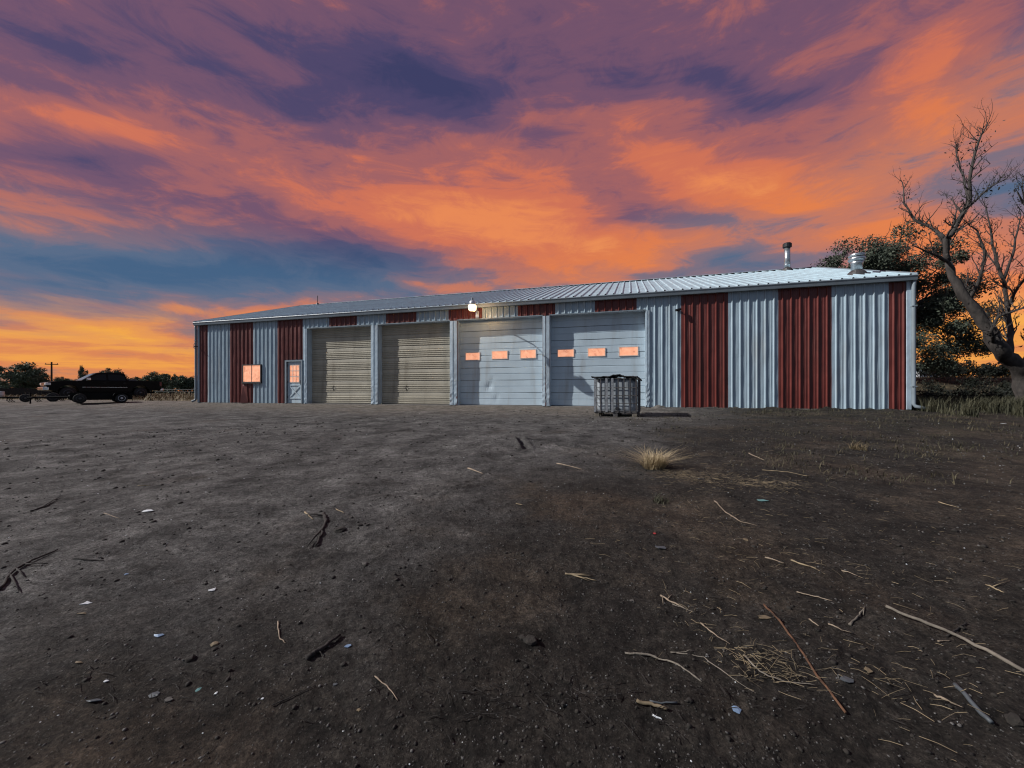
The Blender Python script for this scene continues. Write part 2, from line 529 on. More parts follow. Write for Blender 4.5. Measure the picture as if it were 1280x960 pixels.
M['leaf'] = leaf_mat('elm_leaf', (0.034, 0.046, 0.036), (0.095, 0.110, 0.076))
M['far_leaf'] = leaf_mat('far_leaf', (0.046, 0.074, 0.058), (0.10, 0.138, 0.09))
M['hedge_leaf'] = leaf_mat('hedge_leaf', (0.008, 0.010, 0.008), (0.018, 0.022, 0.014))
M['grass'] = leaf_mat('grass_blade', (0.036, 0.038, 0.024), (0.085, 0.080, 0.048))
M['weed'] = leaf_mat('weed_blade', (0.05, 0.05, 0.03), (0.10, 0.085, 0.05))
M['dry'] = leaf_mat('dry_grass', (0.15, 0.115, 0.065), (0.27, 0.205, 0.115))
M['tuft'] = leaf_mat('straw_tuft', (0.34, 0.265, 0.16), (0.52, 0.42, 0.26))
M['bank'] = leaf_mat('bank_grass', (0.06, 0.048, 0.03), (0.13, 0.10, 0.06))


def ground_mat():
    m_ = bpy.data.materials.new('yard_ground')
    m_.use_nodes = True
    t = NT(m_.node_tree)
    b = m_.node_tree.nodes['Principled BSDF']
    pos = t.n('ShaderNodeTexCoord').outputs['Object']
    s = t.n('ShaderNodeSeparateXYZ', {0: pos})
    x, y = s.outputs[0], s.outputs[1]
    big = t.noise(pos, 0.35, 5, 0.55).outputs[0]
    med = t.noise(pos, 1.6, 10, 0.70).outputs[0]
    fine = t.noise(pos, 14, 6, 0.7).outputs[0]
    grit = t.noise(pos, 70, 4, 0.7).outputs[0]
    # packed grey gravel towards the left and the doors, dark churned soil to the right and in front, where vignette shade is painted in too
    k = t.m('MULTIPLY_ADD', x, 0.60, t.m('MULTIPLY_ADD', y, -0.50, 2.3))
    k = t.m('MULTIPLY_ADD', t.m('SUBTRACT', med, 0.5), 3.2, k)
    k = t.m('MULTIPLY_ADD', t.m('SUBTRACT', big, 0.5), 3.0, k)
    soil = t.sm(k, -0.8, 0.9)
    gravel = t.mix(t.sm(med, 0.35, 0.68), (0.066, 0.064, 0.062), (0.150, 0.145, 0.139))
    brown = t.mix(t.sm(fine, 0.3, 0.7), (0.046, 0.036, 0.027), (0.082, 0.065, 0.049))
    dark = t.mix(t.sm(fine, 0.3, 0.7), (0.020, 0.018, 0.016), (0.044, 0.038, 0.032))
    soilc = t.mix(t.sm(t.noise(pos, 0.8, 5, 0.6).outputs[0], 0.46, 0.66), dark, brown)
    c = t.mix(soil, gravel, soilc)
    # oil and damp stains
    st = t.sm(t.noise(t.mapping(pos, loc=(4, 2, 0)), 0.9, 6, 0.65, 0.8).outputs[0], 0.55, 0.68)
    c = t.mix(t.m('MULTIPLY', st, 0.75), c, (0.018, 0.016, 0.0145))
    st2_ = t.sm(t.noise(t.mapping(pos, loc=(-3, 8, 0)), 2.7, 5, 0.65, 0.5).outputs[0], 0.56, 0.70)
    c = t.mix(t.m('MULTIPLY', st2_, 0.55), c, (0.022, 0.018, 0.015))
    # reddish dusty patches
    rp = t.sm(t.noise(t.mapping(pos, loc=(11, 7, 0)), 0.6, 5, 0.6).outputs[0], 0.58, 0.72)
    c = t.mix(t.m('MULTIPLY', rp, 0.45), c, (0.075, 0.052, 0.036))
    # apron by the doors is paler and browner
    fd = t.m('MULTIPLY_ADD', x, -N2.x, t.m('MULTIPLY_ADD', y, -N2.y, X0 * N2.x + Y0 * N2.y))
    ap = t.m('MULTIPLY', t.sm(t.m('MULTIPLY_ADD', t.m('SUBTRACT', med, 0.5), 5.0, fd), 5.5, 0.5), t.sm(x, 7.0, 3.0))
    c = t.mix(t.m('MULTIPLY', ap, 0.6), c, (0.20, 0.168, 0.135))
    # dry field behind the line of the facade
    fieldc = t.mix(t.sm(t.noise(pos, 0.5, 6, 0.65).outputs[0], 0.4, 0.62), (0.075, 0.062, 0.038), (0.18, 0.14, 0.08))
    fieldc = t.mix(t.sm(x, 10.0, 16.0), fieldc, t.mix(t.sm(t.noise(pos, 0.7, 6, 0.65).outputs[0], 0.4, 0.65), (0.022, 0.019, 0.013), (0.095, 0.075, 0.045)))  # darker on the right: shade below the trees put into the field colour
    c = t.mix(t.sm(t.m('MULTIPLY_ADD', t.m('SUBTRACT', big, 0.5), 3.0, fd), -1.2, -3.0), c, fieldc)
    # weedy soil on the right
    weed = t.m('MULTIPLY', t.sm(x, 4.0, 9.0), t.sm(t.noise(pos, 2.2, 6, 0.7).outputs[0], 0.45, 0.7))
    c = t.mix(t.m('MULTIPLY', weed, 0.5), c, (0.05, 0.05, 0.028))
    # grit: single stones, lighter and darker
    wob = t.n('ShaderNodeVectorMath', {0: t.noise(pos, 90, 3, 0.6).outputs['Color'], 1: (0.012, 0.012, 0.012)}, operation='MULTIPLY').outputs[0]
    pw = t.n('ShaderNodeVectorMath', {0: pos, 1: wob}, operation='ADD').outputs[0]
    v1 = t.n('ShaderNodeTexVoronoi', {'Vector': pw, 'Scale': 95.0})
    cellr = t.n('ShaderNodeSeparateColor', {0: v1.outputs['Color']})
    spot = t.m('MULTIPLY', t.sm(v1.outputs['Distance'], 0.45, 0.28), t.sm(cellr.outputs[0], 0.80, 0.86))
    c = t.mix(t.m('MULTIPLY', spot, t.m('MULTIPLY_ADD', soil, -0.3, 0.75)), c, t.mix(cellr.outputs[1], (0.06, 0.055, 0.05), (0.20, 0.195, 0.185)))
    dspot = t.m('MULTIPLY', t.sm(v1.outputs['Distance'], 0.5, 0.2), t.sm(cellr.outputs[2], 0.78, 0.84))
    c = t.mix(t.m('MULTIPLY', dspot, 0.7), c, (0.012, 0.011, 0.010))
    m3 = t.noise(t.mapping(pos, loc=(1, 5, 0)), 2.2, 10, 0.72, 0.4).outputs[0]
    c = t.mix(1.0, c, t.ramp(m3, [(0.34, (0.45,) * 3), (0.46, (0.92,) * 3), (0.56, (1.08,) * 3), (0.68, (1.6,) * 3)], 'LINEAR'), 'MULTIPLY')
    g2 = t.noise(pos, 24, 8, 0.78).outputs[0]
    c = t.mix(1.0, c, t.ramp(g2, [(0.36, (0.42,) * 3), (0.48, (0.92,) * 3), (0.56, (1.15,) * 3), (0.68, (1.9,) * 3)], 'LINEAR'), 'MULTIPLY')
    c = t.mix(1.0, c, t.ramp(grit, [(0.22, (0.28,) * 3), (0.48, (0.95,) * 3), (0.8, (2.1,) * 3)], 'LINEAR'), 'MULTIPLY')
    c = t.mix(1.0, c, t.ramp(t.noise(pos, 5.0, 6, 0.7).outputs[0], [(0.28, (0.5,) * 3), (0.5, (1.0,) * 3), (0.75, (1.35,) * 3)], 'LINEAR'), 'MULTIPLY')
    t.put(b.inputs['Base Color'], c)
    b.inputs['Roughness'].default_value = 0.92
    b.inputs['Specular IOR Level'].default_value = 0.2
    h = t.m('MULTIPLY_ADD', g2, 0.9, t.m('MULTIPLY_ADD', grit, 0.35, t.m('MULTIPLY', spot, 0.25)))
    bn = t.n('ShaderNodeBump', {'Height': h})
    bn.inputs['Strength'].default_value = 1.0
    bn.inputs['Distance'].default_value = 0.05
    t.put(b.inputs['Normal'], bn.outputs[0])
    return m_


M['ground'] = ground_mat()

# ================================================================== ground
angs = np.concatenate([np.linspace(R(-66), R(66), 860, endpoint=False), np.linspace(R(66), R(294), 170, endpoint=False)])
rads = np.concatenate([[0.05, 0.3, 0.7], 1.0 * 1.0145 ** np.arange(0, 250), 36.5 * 1.12 ** np.arange(1, 48)])
AA, RR = np.meshgrid(angs, rads)
GX, GY = RR * np.sin(AA), RR * np.cos(AA)
GZ = gh(GX, GY)
GZ = np.where(RR > 400, 0.12, GZ)
na, nr = len(angs), len(rads)
vv = np.stack([GX, GY, GZ], -1).reshape(-1, 3)
i0 = (np.arange(nr - 1)[:, None] * na + np.arange(na)[None, :])
i1 = (np.arange(nr - 1)[:, None] * na + (np.arange(na)[None, :] + 1) % na)
ff = np.stack([i0, i1, i1 + na, i0 + na], -1).reshape(-1, 4)[:, ::-1]
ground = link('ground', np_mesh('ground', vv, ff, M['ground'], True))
tag(ground, kind='structure')

# ================================================================== the metal building
bld = thing('metal_building', (X0, Y0, 0), -FAC_A,
            'long metal shop building with red and white striped siding and four garage doors', 'building')
STR0, STRW = 0.672, 1.541
HE, RISE, HALF = 4.27, 2.36, 7.1        # eave height, roof rise, half width
DOOR_H, REC = 3.62, 0.28


def sx(px, back=0.0):
    """distance along the facade of the point seen at pixel column px"""
    t = (px - 640) / FPX
    ox, oy = X0 + N2.x * back, Y0 + N2.y * back
    return (t * oy - ox) / (U2.x - t * U2.y)


def depth_at(s, back=0.0):
    return Y0 + U2.y * s + N2.y * back


def zy(py, s, back=0.0):
    return CAM_Z + (489.2 - py) / FPX * depth_at(s, back)


DOORS = [(sx(384.5), sx(464)), (sx(473), sx(562.5)), (sx(572), sx(678)), (sx(687.5), sx(806.5))]
MAN = (sx(357.0), sx(378.6))
MAN_H = 2.10
ribp = STRW / 6


def rib_profile(s0, s1, phase, pitch, rh, base, top, minor=True):
    """(s, proud) polyline of a ribbed sheet between s0 and s1"""
    pts = [(s0, 0.0)]
    k = math.floor((s0 - phase) / pitch)
    while phase + k * pitch < s1 + pitch:
        c_ = phase + (k + 0.5) * pitch
        for ds, h in ((-base / 2, 0), (-top / 2, rh), (top / 2, rh), (base / 2, 0)):
            pts.append((c_ + ds, h))
        if minor:
            for q in (0.36, 0.64):
                mc = c_ + q * pitch
                for ds, h in ((-0.014, 0), (0, 0.007), (0.014, 0)):
                    pts.append((mc + ds, h))
        k += 1
    pts = [p for p in pts if s0 < p[0] < s1]
    return [(s0, 0.0)] + pts + [(s1, 0.0)]


def wall_sheet(parent, s0, s1, z0, z1, phase, m_, wob=0.0):
    prof = rib_profile(s0, s1, phase, ribp, 0.036, 0.064, 0.022)
    mb = MB()
    nz_ = max(2, int((z1 - z0) / 0.5) + 1)
    zs = [z0 + (z1 - z0) * i / (nz_ - 1) for i in range(nz_)]
    n = len(prof)
    vs_ = []
    for iz, z in enumerate(zs):
        for (s_, h) in prof:
            wv = 0.006 * math.sin(s_ * 3.1 + z * 1.7) + 0.004 * math.sin(s_ * 11 + z * 4.1) + random.uniform(-0.0012, 0.0012)
            vs_.append((s_, -h - abs(wv), z))
    fs = [(i * n + j, i * n + j + 1, (i + 1) * n + j + 1, (i + 1) * n + j) for i in range(nz_ - 1) for j in range(n - 1)]
    mb.add(vs_, fs)
    return mb.build('wall_sheet', m_, parent)


# backing of the front wall, with the openings left out
fw = MB()
opens = sorted([(MAN[0], MAN[1], MAN_H)] + [(a, b, DOOR_H) for a, b in DOORS])
cur = 0.0
for (a, b, h) in opens:
    if a - cur > 0.01:
        fw.box(cur, a, 0.012, 0.16, 0.0, HE - 0.1)
    fw.box(a, b, 0.012, 0.16, h, HE - 0.1)
    cur = b
fw.box(cur, LEN, 0.012, 0.16, 0.0, HE - 0.1)
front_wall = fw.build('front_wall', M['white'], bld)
# striped sheets
edges = [0.03] + [STR0 + i * STRW for i in range(20)] + [LEN - 0.03]
for i in range(len(edges) - 1):
    a, b = edges[i], edges[i + 1]
    m_ = M['red'] if i % 2 == 0 else M['white']
    ph = STR0 + (i - 1) * STRW
    # cut the stripe by the openings
    cuts = sorted(set([a, b] + [x for o in opens for x in o[:2] if a < x < b]))
    for c0, c1 in zip(cuts[:-1], cuts[1:]):
        mid_ = 0.5 * (c0 + c1)
        zb = 0.03
        for (oa, ob, oh) in opens:
            if oa <= mid_ <= ob:
                zb = oh + 0.05
        if c1 - c0 > 0.06:
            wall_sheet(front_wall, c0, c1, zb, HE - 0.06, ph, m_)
# bent flap of red sheet below the window
s_f = sx(305)
fl = MB().add([(s_f - 0.05, -0.036, 0.95), (s_f + 0.22, -0.036, 0.95), (s_f + 0.30, -0.036, 0.03), (s_f - 0.17, -0.036, 0.03),
               (s_f - 0.02, -0.05, 0.9), (s_f - 0.08, -0.15, 0.03)],
              [(0, 4, 5, 3), (4, 1, 2, 5), (0, 1, 4)])
fl.build('bent_sheet', M['red'], front_wall)

# side walls, back wall
for s_, sgn in ((0.0, 1), (LEN, -1)):
    o_ = [(0.16, 0.0), (2 * HALF - 0.16, 0.0), (2 * HALF - 0.16, HE - 0.12), (HALF, HE + RISE - 0.12), (0.16, HE - 0.12)]
    mb = MB()
    n = len(o_)
    x0_, x1_ = (0.03, 0.15) if sgn > 0 else (LEN - 0.15, LEN - 0.03)
    mb.add([(x0_, y, z) for y, z in o_] + [(x1_, y, z) for y, z in o_],
           [tuple(reversed(range(n))), tuple(range(n, 2 * n))] + [(i, (i + 1) % n, (i + 1) % n + n, i + n) for i in range(n)])
    gw = mb.build('gable_wall', M['white'], bld)
    k = 0
    y = 0.1
    while y < 2 * HALF - 0.1:
        y1 = min(y + STRW, 2 * HALF - 0.1)
        pr = rib_profile(y, y1, y, ribp, 0.034, 0.085, 0.03, False)
        xw = 0.02 if sgn > 0 else LEN - 0.02
        top = lambda q: HE - 0.1 + RISE * (1 - abs(q - HALF) / HALF)
        vs_ = [(xw - sgn * h, q, 0.03) for q, h in pr] + [(xw - sgn * h, q, top(q)) for q, h in pr]
        m2 = len(pr)
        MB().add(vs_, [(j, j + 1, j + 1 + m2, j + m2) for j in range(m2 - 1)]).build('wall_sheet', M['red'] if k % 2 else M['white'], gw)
        y = y1
        k += 1
bw = MB()
bw.box(0.2, LEN - 0.2, 2 * HALF - 0.14, 2 * HALF - 0.01, 0, HE - 0.12)
bw.build('back_wall', M['white'], bld)
MB().box(-0.02, LEN + 0.02, -0.03, 2 * HALF + 0.02, -0.4, 0.022).build('floor_slab', M['slab'], bld)

# corner trims
for a, b in ((-0.03, 0.10), (LEN - 0.10, LEN + 0.03)):
    MB().box(a, b, -0.045, 0.10, 0.03, HE - 0.08).build('corner_trim', M['trim'], bld, bevel=0.01)

# ---- overhead doors
def dented(sec, x, z, dents):
    d = 0.0
    for (cx, cz, r, a) in dents:
        d += a * math.exp(-(((x - cx) / r) ** 2 + ((z - cz) / (r * 0.6)) ** 2))
    return d


def overhead_door(i):
    a, b = DOORS[i]
    ribbed = i < 2
    m_ = M['tan_door'] if ribbed else M['white_door']
    root = link('overhead_door', None, bld, (a, REC, 0.03))
    wdt = b - a
    nsec = 7
    hsec = (DOOR_H + 0.05) / nsec
    dents = [(wdt * 0.36, 0.78, 0.14, 0.035), (wdt * 0.40, 1.12, 0.11, 0.025), (wdt * 0.33, 0.62, 0.1, -0.02), (wdt * 0.45, 0.3, 0.12, 0.02)] if i == 2 else []
    if i < 2:
        dents = [(wdt * 0.36, 0.75, 0.07, 0.03)]
    if i == 3:
        dents = [(wdt * 0.2, 2.6, 0.3, 0.012)]
    for k in range(nsec):
        z0, z1 = k * hsec + 0.004, (k + 1) * hsec - 0.004
        if ribbed:
            pr = [(0.0, 0.012)]
            for q in (0.10, 0.26, 0.42, 0.58):
                c_ = q * hsec
                pr += [(c_ - 0.030, 0.012), (c_ - 0.014, -0.016), (c_ + 0.014, -0.016), (c_ + 0.030, 0.012)]
            pr += [(hsec * 0.69, 0.012), (hsec * 0.72, 0.0), (hsec * 0.95, 0.0), (hsec - 0.008, 0.014)]
        else:
            pr = [(0.0, 0.020), (0.012, 0.0), (hsec * 0.47, 0.0), (hsec * 0.485, 0.012), (hsec * 0.515, 0.012), (hsec * 0.53, 0.0), (hsec - 0.022, 0.0), (hsec - 0.008, 0.020)]
        nx = 46 if dents else 8
        xs = [wdt * j / (nx - 1) for j in range(nx)]
        vs_ = []
        for (zz, dpt) in pr:
            for x in xs:
                bow = 0.006 * math.sin(x * 1.7 + k * 2.1 + i) * (1 if not ribbed else 0.5)
                vs_.append((x, dpt + bow + dented(k, x, z0 + zz, dents), z0 + zz))
        fs = [(r * nx + j, r * nx + j + 1, (r + 1) * nx + j + 1, (r + 1) * nx + j) for r in range(len(pr) - 1) for j in range(nx - 1)]
        MB().add(vs_, fs).build('door_panel', m_, root)
    MB().box(0, wdt, 0.05, 0.09, 0, DOOR_H + 0.03).build('door_backing', M['dark_gap'], root)
    MB().box(0.0, wdt, -0.012, 0.04, -0.028, 0.004).build('bottom_seal', M['dark_gap'], root)
    if not ribbed:
        px3 = [(582.5, 599.5, 441.5, 450), (615.5, 634, 439.5, 448.5), (651, 669.5, 438, 447.5)] if i == 2 else [(697.5, 717, 437.5, 446), (735.5, 756, 436, 445), (774.5, 797, 434.5, 444.5)]
        for (pa, pb, ya, yb) in px3:
            s0, s1 = sx(pa, REC) - a, sx(pb, REC) - a
            z1, z0 = zy(ya, s0 + a, REC) - 0.03, zy(yb, s0 + a, REC) - 0.03
            f_ = MB()
            w_ = 0.028
            f_.box(s0 - w_, s1 + w_, -0.022, 0.02, z0 - w_, z0).box(s0 - w_, s1 + w_, -0.022, 0.02, z1, z1 + w_)
            f_.box(s0 - w_, s0, -0.0215, 0.02, z0, z1).box(s1, s1 + w_, -0.0215, 0.02, z0, z1)
            f_.build('window_frame', M['muntin'], root)
            MB().box(s0, s1, -0.014, 0.018, z0, z1).build('window_pane', M['lit_glass'], root)
    else:
        hb = MB()
        hx, hz = wdt * 0.36, 0.72
        hb.tube([(hx - 0.1, -0.03, hz), (hx + 0.1, -0.03, hz)], 0.012, 6).tube([(hx, -0.02, hz - 0.12), (hx, -0.035, hz + 0.14)], 0.01, 6)
        hb.build('latch_handle', M['black_metal'], root)
    return root


for i in range(4):
    overhead_door(i)
    a, b = DOORS[i]
    # returns of the opening
    MB().box(a - 0.02, a + 0.001, 0.0, REC + 0.06, 0.0, DOOR_H).box(b - 0.001, b + 0.02, 0.0, REC + 0.06, 0, DOOR_H).box(a, b, 0.0, REC + 0.06, DOOR_H - 0.001, DOOR_H + 0.06).build(
        'door_jamb', M['trim'], bld)
    MB().box(a - 0.02, b + 0.02, -0.045, 0.005, DOOR_H + 0.002, DOOR_H + 0.035).build('header_trim', M['gutter'], bld)


def crumpled_post(s0, s1, name):
    """folded sheet post, dented near the ground by vehicles"""
    mb = MB()
    nz_ = 34
    prof = [(s0, 0.0), (s0, -0.05), (s0 * 0.6 + s1 * 0.4, -0.055), (s0 * 0.53 + s1 * 0.47, -0.02), (s0 * 0.47 + s1 * 0.53, -0.02), (s0 * 0.4 + s1 * 0.6, -0.055), (s1, -0.05), (s1, 0.0)]
    vs_ = []
    for k in range(nz_):
        z = 0.025 + (DOOR_H - 0.03) * k / (nz_ - 1)
        am = 0.022 * max(0.12, 1 - z / 1.9)
        for j, (s_, y) in enumerate(prof):
            e = 1 if 0 < j < len(prof) - 1 else 0
            vs_.append((s_ + e * random.uniform(-am, am) * 0.6, y + e * random.uniform(-0.3 * am, am), z))
    n = len(prof)
    mb.add(vs_, [(k * n + j, k * n + j + 1, (k + 1) * n + j + 1, (k + 1) * n + j) for k in range(nz_ - 1) for j in range(n - 1)])
    return mb.build(name, M['trim'], bld)


for i in range(3):
    crumpled_post(DOORS[i][1] + 0.015, DOORS[i + 1][0] - 0.015, 'door_post')
crumpled_post(DOORS[0][0] - 0.16, DOORS[0][0] - 0.015, 'door_post')
crumpled_post(DOORS[3][1] + 0.015, DOORS[3][1] + 0.15, 'door_post')

# ---- entry door
ed = link('entry_door', None, bld, (MAN[0], 0.06, 0.025))
mw = MAN[1] - MAN[0]
fr = MB().box(0, 0.09, -0.11, 0.04, 0, MAN_H).box(mw - 0.07, mw, -0.11, 0.04, 0, MAN_H).box(0.09, mw - 0.07, -0.11, 0.04, MAN_H - 0.07, MAN_H)
fr.build('door_frame', M['gutter'], ed)
l0, l1 = 0.10, mw - 0.08
MB().box(l0, l1, -0.02, 0.03, 0.02, MAN_H - 0.08).build('door_leaf', M['white_door'], ed)
g0, g1 = l0 + 0.13, l1 - 0.16
gz0, gz1 = 1.03, 1.86
MB().box(g0, g1, -0.028, -0.015, gz0, gz1).build('glass_light', M['lit_glass'], ed)
mu = MB()
for k in range(4):
    xk = g0 + (g1 - g0) * k / 3
    mu.box(xk - 0.018, xk + 0.018, -0.045, -0.029, gz0 - 0.018, gz1 + 0.018)
for k in range(4):
    zk = gz0 + (gz1 - gz0) * k / 3
    mu.box(g0 - 0.017, g1 + 0.017, -0.044, -0.0285, zk - 0.018, zk + 0.018)
mu.build('muntin_grid', M['muntin'], ed)
cb = MB()
cz0, cz1 = 0.28, 0.86
c0, c1 = l0 + 0.10, l1 - 0.10
for (p, q) in (((c0, cz0), (c1, cz1)), ((c0, cz1), (c1, cz0))):
    L_ = math.hypot(q[0] - p[0], q[1] - p[1])
    Mx = Matrix.Translation((p[0], -0.03, p[1])) @ Matrix.Rotation(-math.atan2(q[1] - p[1], q[0] - p[0]), 4, 'Y')
    cb.box(0, L_, -0.014 if p[1] == cz0 else -0.012, 0.009, -0.03, 0.03, Mx)
cb.box(c0 - 0.04, c1 + 0.04, -0.046, -0.021, cz0 - 0.06, cz0).box(c0 - 0.04, c1 + 0.04, -0.046, -0.021, cz1, cz1 + 0.06)
cb.box(c0 - 0.05, c0 - 0.01, -0.047, -0.021, cz0, cz1).box(c1 + 0.01, c1 + 0.05, -0.047, -0.021, cz0, cz1)
cb.build('crossbuck', M['white_door'], ed)
hd_ = MB().lathe([(0.035, 0), (0.035, 0.012)], 12, Matrix.Translation((l1 - 0.07, -0.02, 0.98)) @ Matrix.Rotation(R(90), 4, 'X'))
hd_.tube([(l1 - 0.07, -0.03, 0.98), (l1 - 0.07, -0.075, 0.98), (l1 - 0.19, -0.08, 0.98)], 0.011, 6)
hd_.box(l1 - 0.10, l1 - 0.04, -0.03, -0.02, 0.9, 1.12)
hd_.build('handle', M['black_metal'], ed)
for z in (0.25, 1.0, 1.8):
    MB().box(l0 - 0.03, l0 + 0.02, -0.034, -0.018, z, z + 0.1).build('hinge', M['black_metal'], ed)

# ---- sliding window
w0, w1 = sx(303, -0.06), sx(326.5, -0.06)
wz1, wz0 = zy(456.0, w0), zy(478.5, w0)
wd = link('sliding_window', None, bld, (w0, -0.04, wz0))
ww, wh = w1 - w0, wz1 - wz0
MB().box(0, ww, -0.05, 0.04, 0, 0.05).box(0, ww, -0.05, 0.04, wh - 0.05, wh).box(0, 0.045, -0.049, 0.04, 0.05, wh - 0.05).box(ww - 0.045, ww, -0.049, 0.04, 0.05, wh - 0.05).build('window_frame', M['frame_dark'], wd)
for (a, b, y) in ((0.05, ww / 2 - 0.012, -0.012), (ww / 2 + 0.012, ww - 0.05, -0.02)):
    MB().box(a, b, y, y + 0.02, 0.052, wh - 0.052).build('pane', M['lit_glass'], wd)
MB().box(ww / 2 - 0.012, ww / 2 + 0.012, -0.035, 0.02, 0.05, wh - 0.05).build('mullion', M['frame_dark'], wd)
MB().box(-0.03, ww + 0.03, -0.075, 0.02, -0.035, -0.002).build('sill', M['frame_dark'], wd)

# ---- gutter and downspouts
gp = [(-0.035, HE - 0.03), (-0.215, HE - 0.02), (-0.225, HE - 0.045), (-0.20, HE - 0.10), (-0.18, HE - 0.18), (-0.035, HE - 0.18)]
mb = MB()
n = len(gp)
mb.add([(-0.10, y, z) for y, z in gp] + [(LEN + 0.10, y, z) for y, z in gp],
       [tuple(range(n)), tuple(reversed(range(n, 2 * n)))] + [(i, (i + 1) % n + 0, (i + 1) % n + n, i + n)[::-1] for i in range(n)])
mb.build('gutter', M['gutter'], bld)


def downspout(s_, side):
    mb = MB()
    path = [(s_, -0.10, HE - 0.16), (s_, -0.10, HE - 0.30), (s_, -0.09, HE - 0.45), (s_, -0.09, 0.22), (s_ + 0.03 * side, -0.12, 0.14), (s_ + 0.28 * side, -0.22, 0.07)]
    mb.tube(path, 0.055, 10)
    o = mb.build('downspout', M['gutter'], bld, True)
    for z in (0.75, HE - 1.0):
        MB().box(s_ - 0.065, s_ + 0.065, -0.15, -0.03, z, z + 0.03).build('strap', M['gutter'], o)


downspout(-0.06, -0.4)
downspout(LEN + 0.05, 1)
# small bracket near the left corner with a hanging cable loop
br = MB()
zc = zy(433, 0)
br.tube([(0.02, -0.03, zc), (0.03, -0.24, zc - 0.02), (0.10, -0.27, zc - 0.06)], 0.022, 6)
br.tube([(-0.02, -0.10, zc + 0.28), (-0.10, -0.16, zc + 0.1), (-0.06, -0.2, zc - 0.08), (0.02, -0.16, zc - 0.16)], 0.012, 5)
br.build('cable_bracket', M['black_metal'], bld)

# ---- roof
EB = -0.19
slope = RISE / (HALF - EB)
mb = MB()
for sgn in (0, 1):
    ya, yb = (EB + 0.05, HALF) if sgn == 0 else (HALF, 2 * HALF - EB - 0.05)
    za = HE - 0.05 + (slope * 0.05)
    zb = HE + RISE - 0.05
    q = [(ya, za), (yb, zb)] if sgn == 0 else [(ya, zb), (yb, za)]
    mb.add([(-0.08, q[0][0], q[0][1]), (LEN + 0.08, q[0][0], q[0][1]), (LEN + 0.08, q[1][0], q[1][1]), (-0.08, q[1][0], q[1][1]),
            (-0.08, q[0][0], q[0][1] - 0.06), (LEN + 0.08, q[0][0], q[0][1] - 0.06), (LEN + 0.08, q[1][0], q[1][1] - 0.06), (-0.08, q[1][0], q[1][1] - 0.06)],
           [(0, 1, 2, 3), (7, 6, 5, 4), (0, 4, 5, 1), (1, 5, 6, 2), (2, 6, 7, 3), (3, 7, 4, 0)])
roof = mb.build('roof', M['gutter'], bld)
NS = 34
SWD = (LEN + 0.16) / NS
prof = rib_profile(0.0, SWD, 0.0, SWD / 3, 0.045, 0.075, 0.03, False)
vs_ = []
rows = 9
for r in range(rows):
    y = EB + (HALF - EB) * r / (rows - 1)
    for (s_, h) in prof:
        vs_.append((s_, y, HE + slope * (y - EB) + h - 0.02))
n = len(prof)
# closed rib ends at the eave
sheet = MB().add(vs_, [(r * n + j, r * n + j + 1, (r + 1) * n + j + 1, (r + 1) * n + j) for r in range(rows - 1) for j in range(n - 1)])
sheet_me = sheet.mesh('roof_sheet', M['roof'])
for k in range(NS):
    link('roof_sheet', sheet_me, roof, (-0.08 + k * SWD, random.uniform(-0.012, 0.012), random.uniform(0.0, 0.004)))
for k in range(NS):
    link('roof_sheet', sheet_me, roof, (-0.08 + (k + 1) * SWD, 2 * HALF, random.uniform(0.0, 0.004)), (0, 0, math.pi))
MB().prism([(HALF - 0.22, HE + RISE - 0.03), (HALF, HE + RISE + 0.045), (HALF + 0.22, HE + RISE - 0.03), (HALF, HE + RISE + 0.03)], 0, LEN + 0.2,
           Matrix(((0, 1, 0, -0.10), (1, 0, 0, 0), (0, 0, 1, 0), (0, 0, 0, 1)))).build('ridge_cap', M['roof'], roof)
for s_ in (-0.105, LEN + 0.085):
    for sg in (0, 1):
        pts = [(EB, HE - 0.07), (HALF, HE + RISE - 0.07), (HALF, HE + RISE + 0.04), (EB, HE + 0.04)]
        if sg:
            pts = [(2 * HALF - y, z) for y, z in pts]
        MB().prism(pts, 0, 0.02, Matrix(((0, 1, 0, s_), (1, 0, 0, 0), (0, 0, 1, 0), (0, 0, 0, 1)))).build('rake_trim', M['gutter'], roof)


def on_roof(px, py):
    best = None
    for k in range(400):
        b = EB + (HALF - EB) * k / 399
        s_ = sx(px, b)
        z = HE + slope * (b - EB)
        yy = 489.2 - (z - CAM_Z) / depth_at(s_, b) * FPX
        if best is None or abs(yy - py) < best[0]:
            best = (abs(yy - py), s_, b, z)
    return best[1:]


s_, b_, z_ = on_roof(984, 336)
b_ = min(b_, HALF - 0.5)
s_ = sx(984, b_)
z_ = HE + slope * (b_ - EB)
dep = depth_at(s_, b_)
hfl = (z_ - (CAM_Z + (489.2 - 304) / FPX * dep)) * -1
fl = link('flue_pipe', None, roof, (s_, b_, z_))
MB().lathe([(0.24, -0.08), (0.20, 0.05), (0.15, 0.10)], 16).build('flashing', M['frame_dark'], fl)
MB().lathe([(0.125, 0.0), (0.125, hfl - 0.16)], 16).build('pipe', M['galv'], fl, True)
MB().lathe([(0.14, hfl * 0.18), (0.14, hfl * 0.22)], 16).build('storm_collar', M['galv'], fl, True)
MB().lathe([(0.16, hfl - 0.22), (0.19, hfl - 0.20), (0.19, hfl - 0.04), (0.15, hfl)], 16).build('cap', M['black_metal'], fl)
s_, b_, z_ = on_roof(1071, 342.5)
dep = depth_at(s_, b_)
hv = CAM_Z + (489.2 - 317) / FPX * dep - z_
vt = link('exhaust_vent', None, roof, (s_, b_, z_))
MB().lathe([(0.34, -0.12), (0.26, 0.04), (0.2, 0.10)], 18).build('flashing', M['frame_dark'], vt)
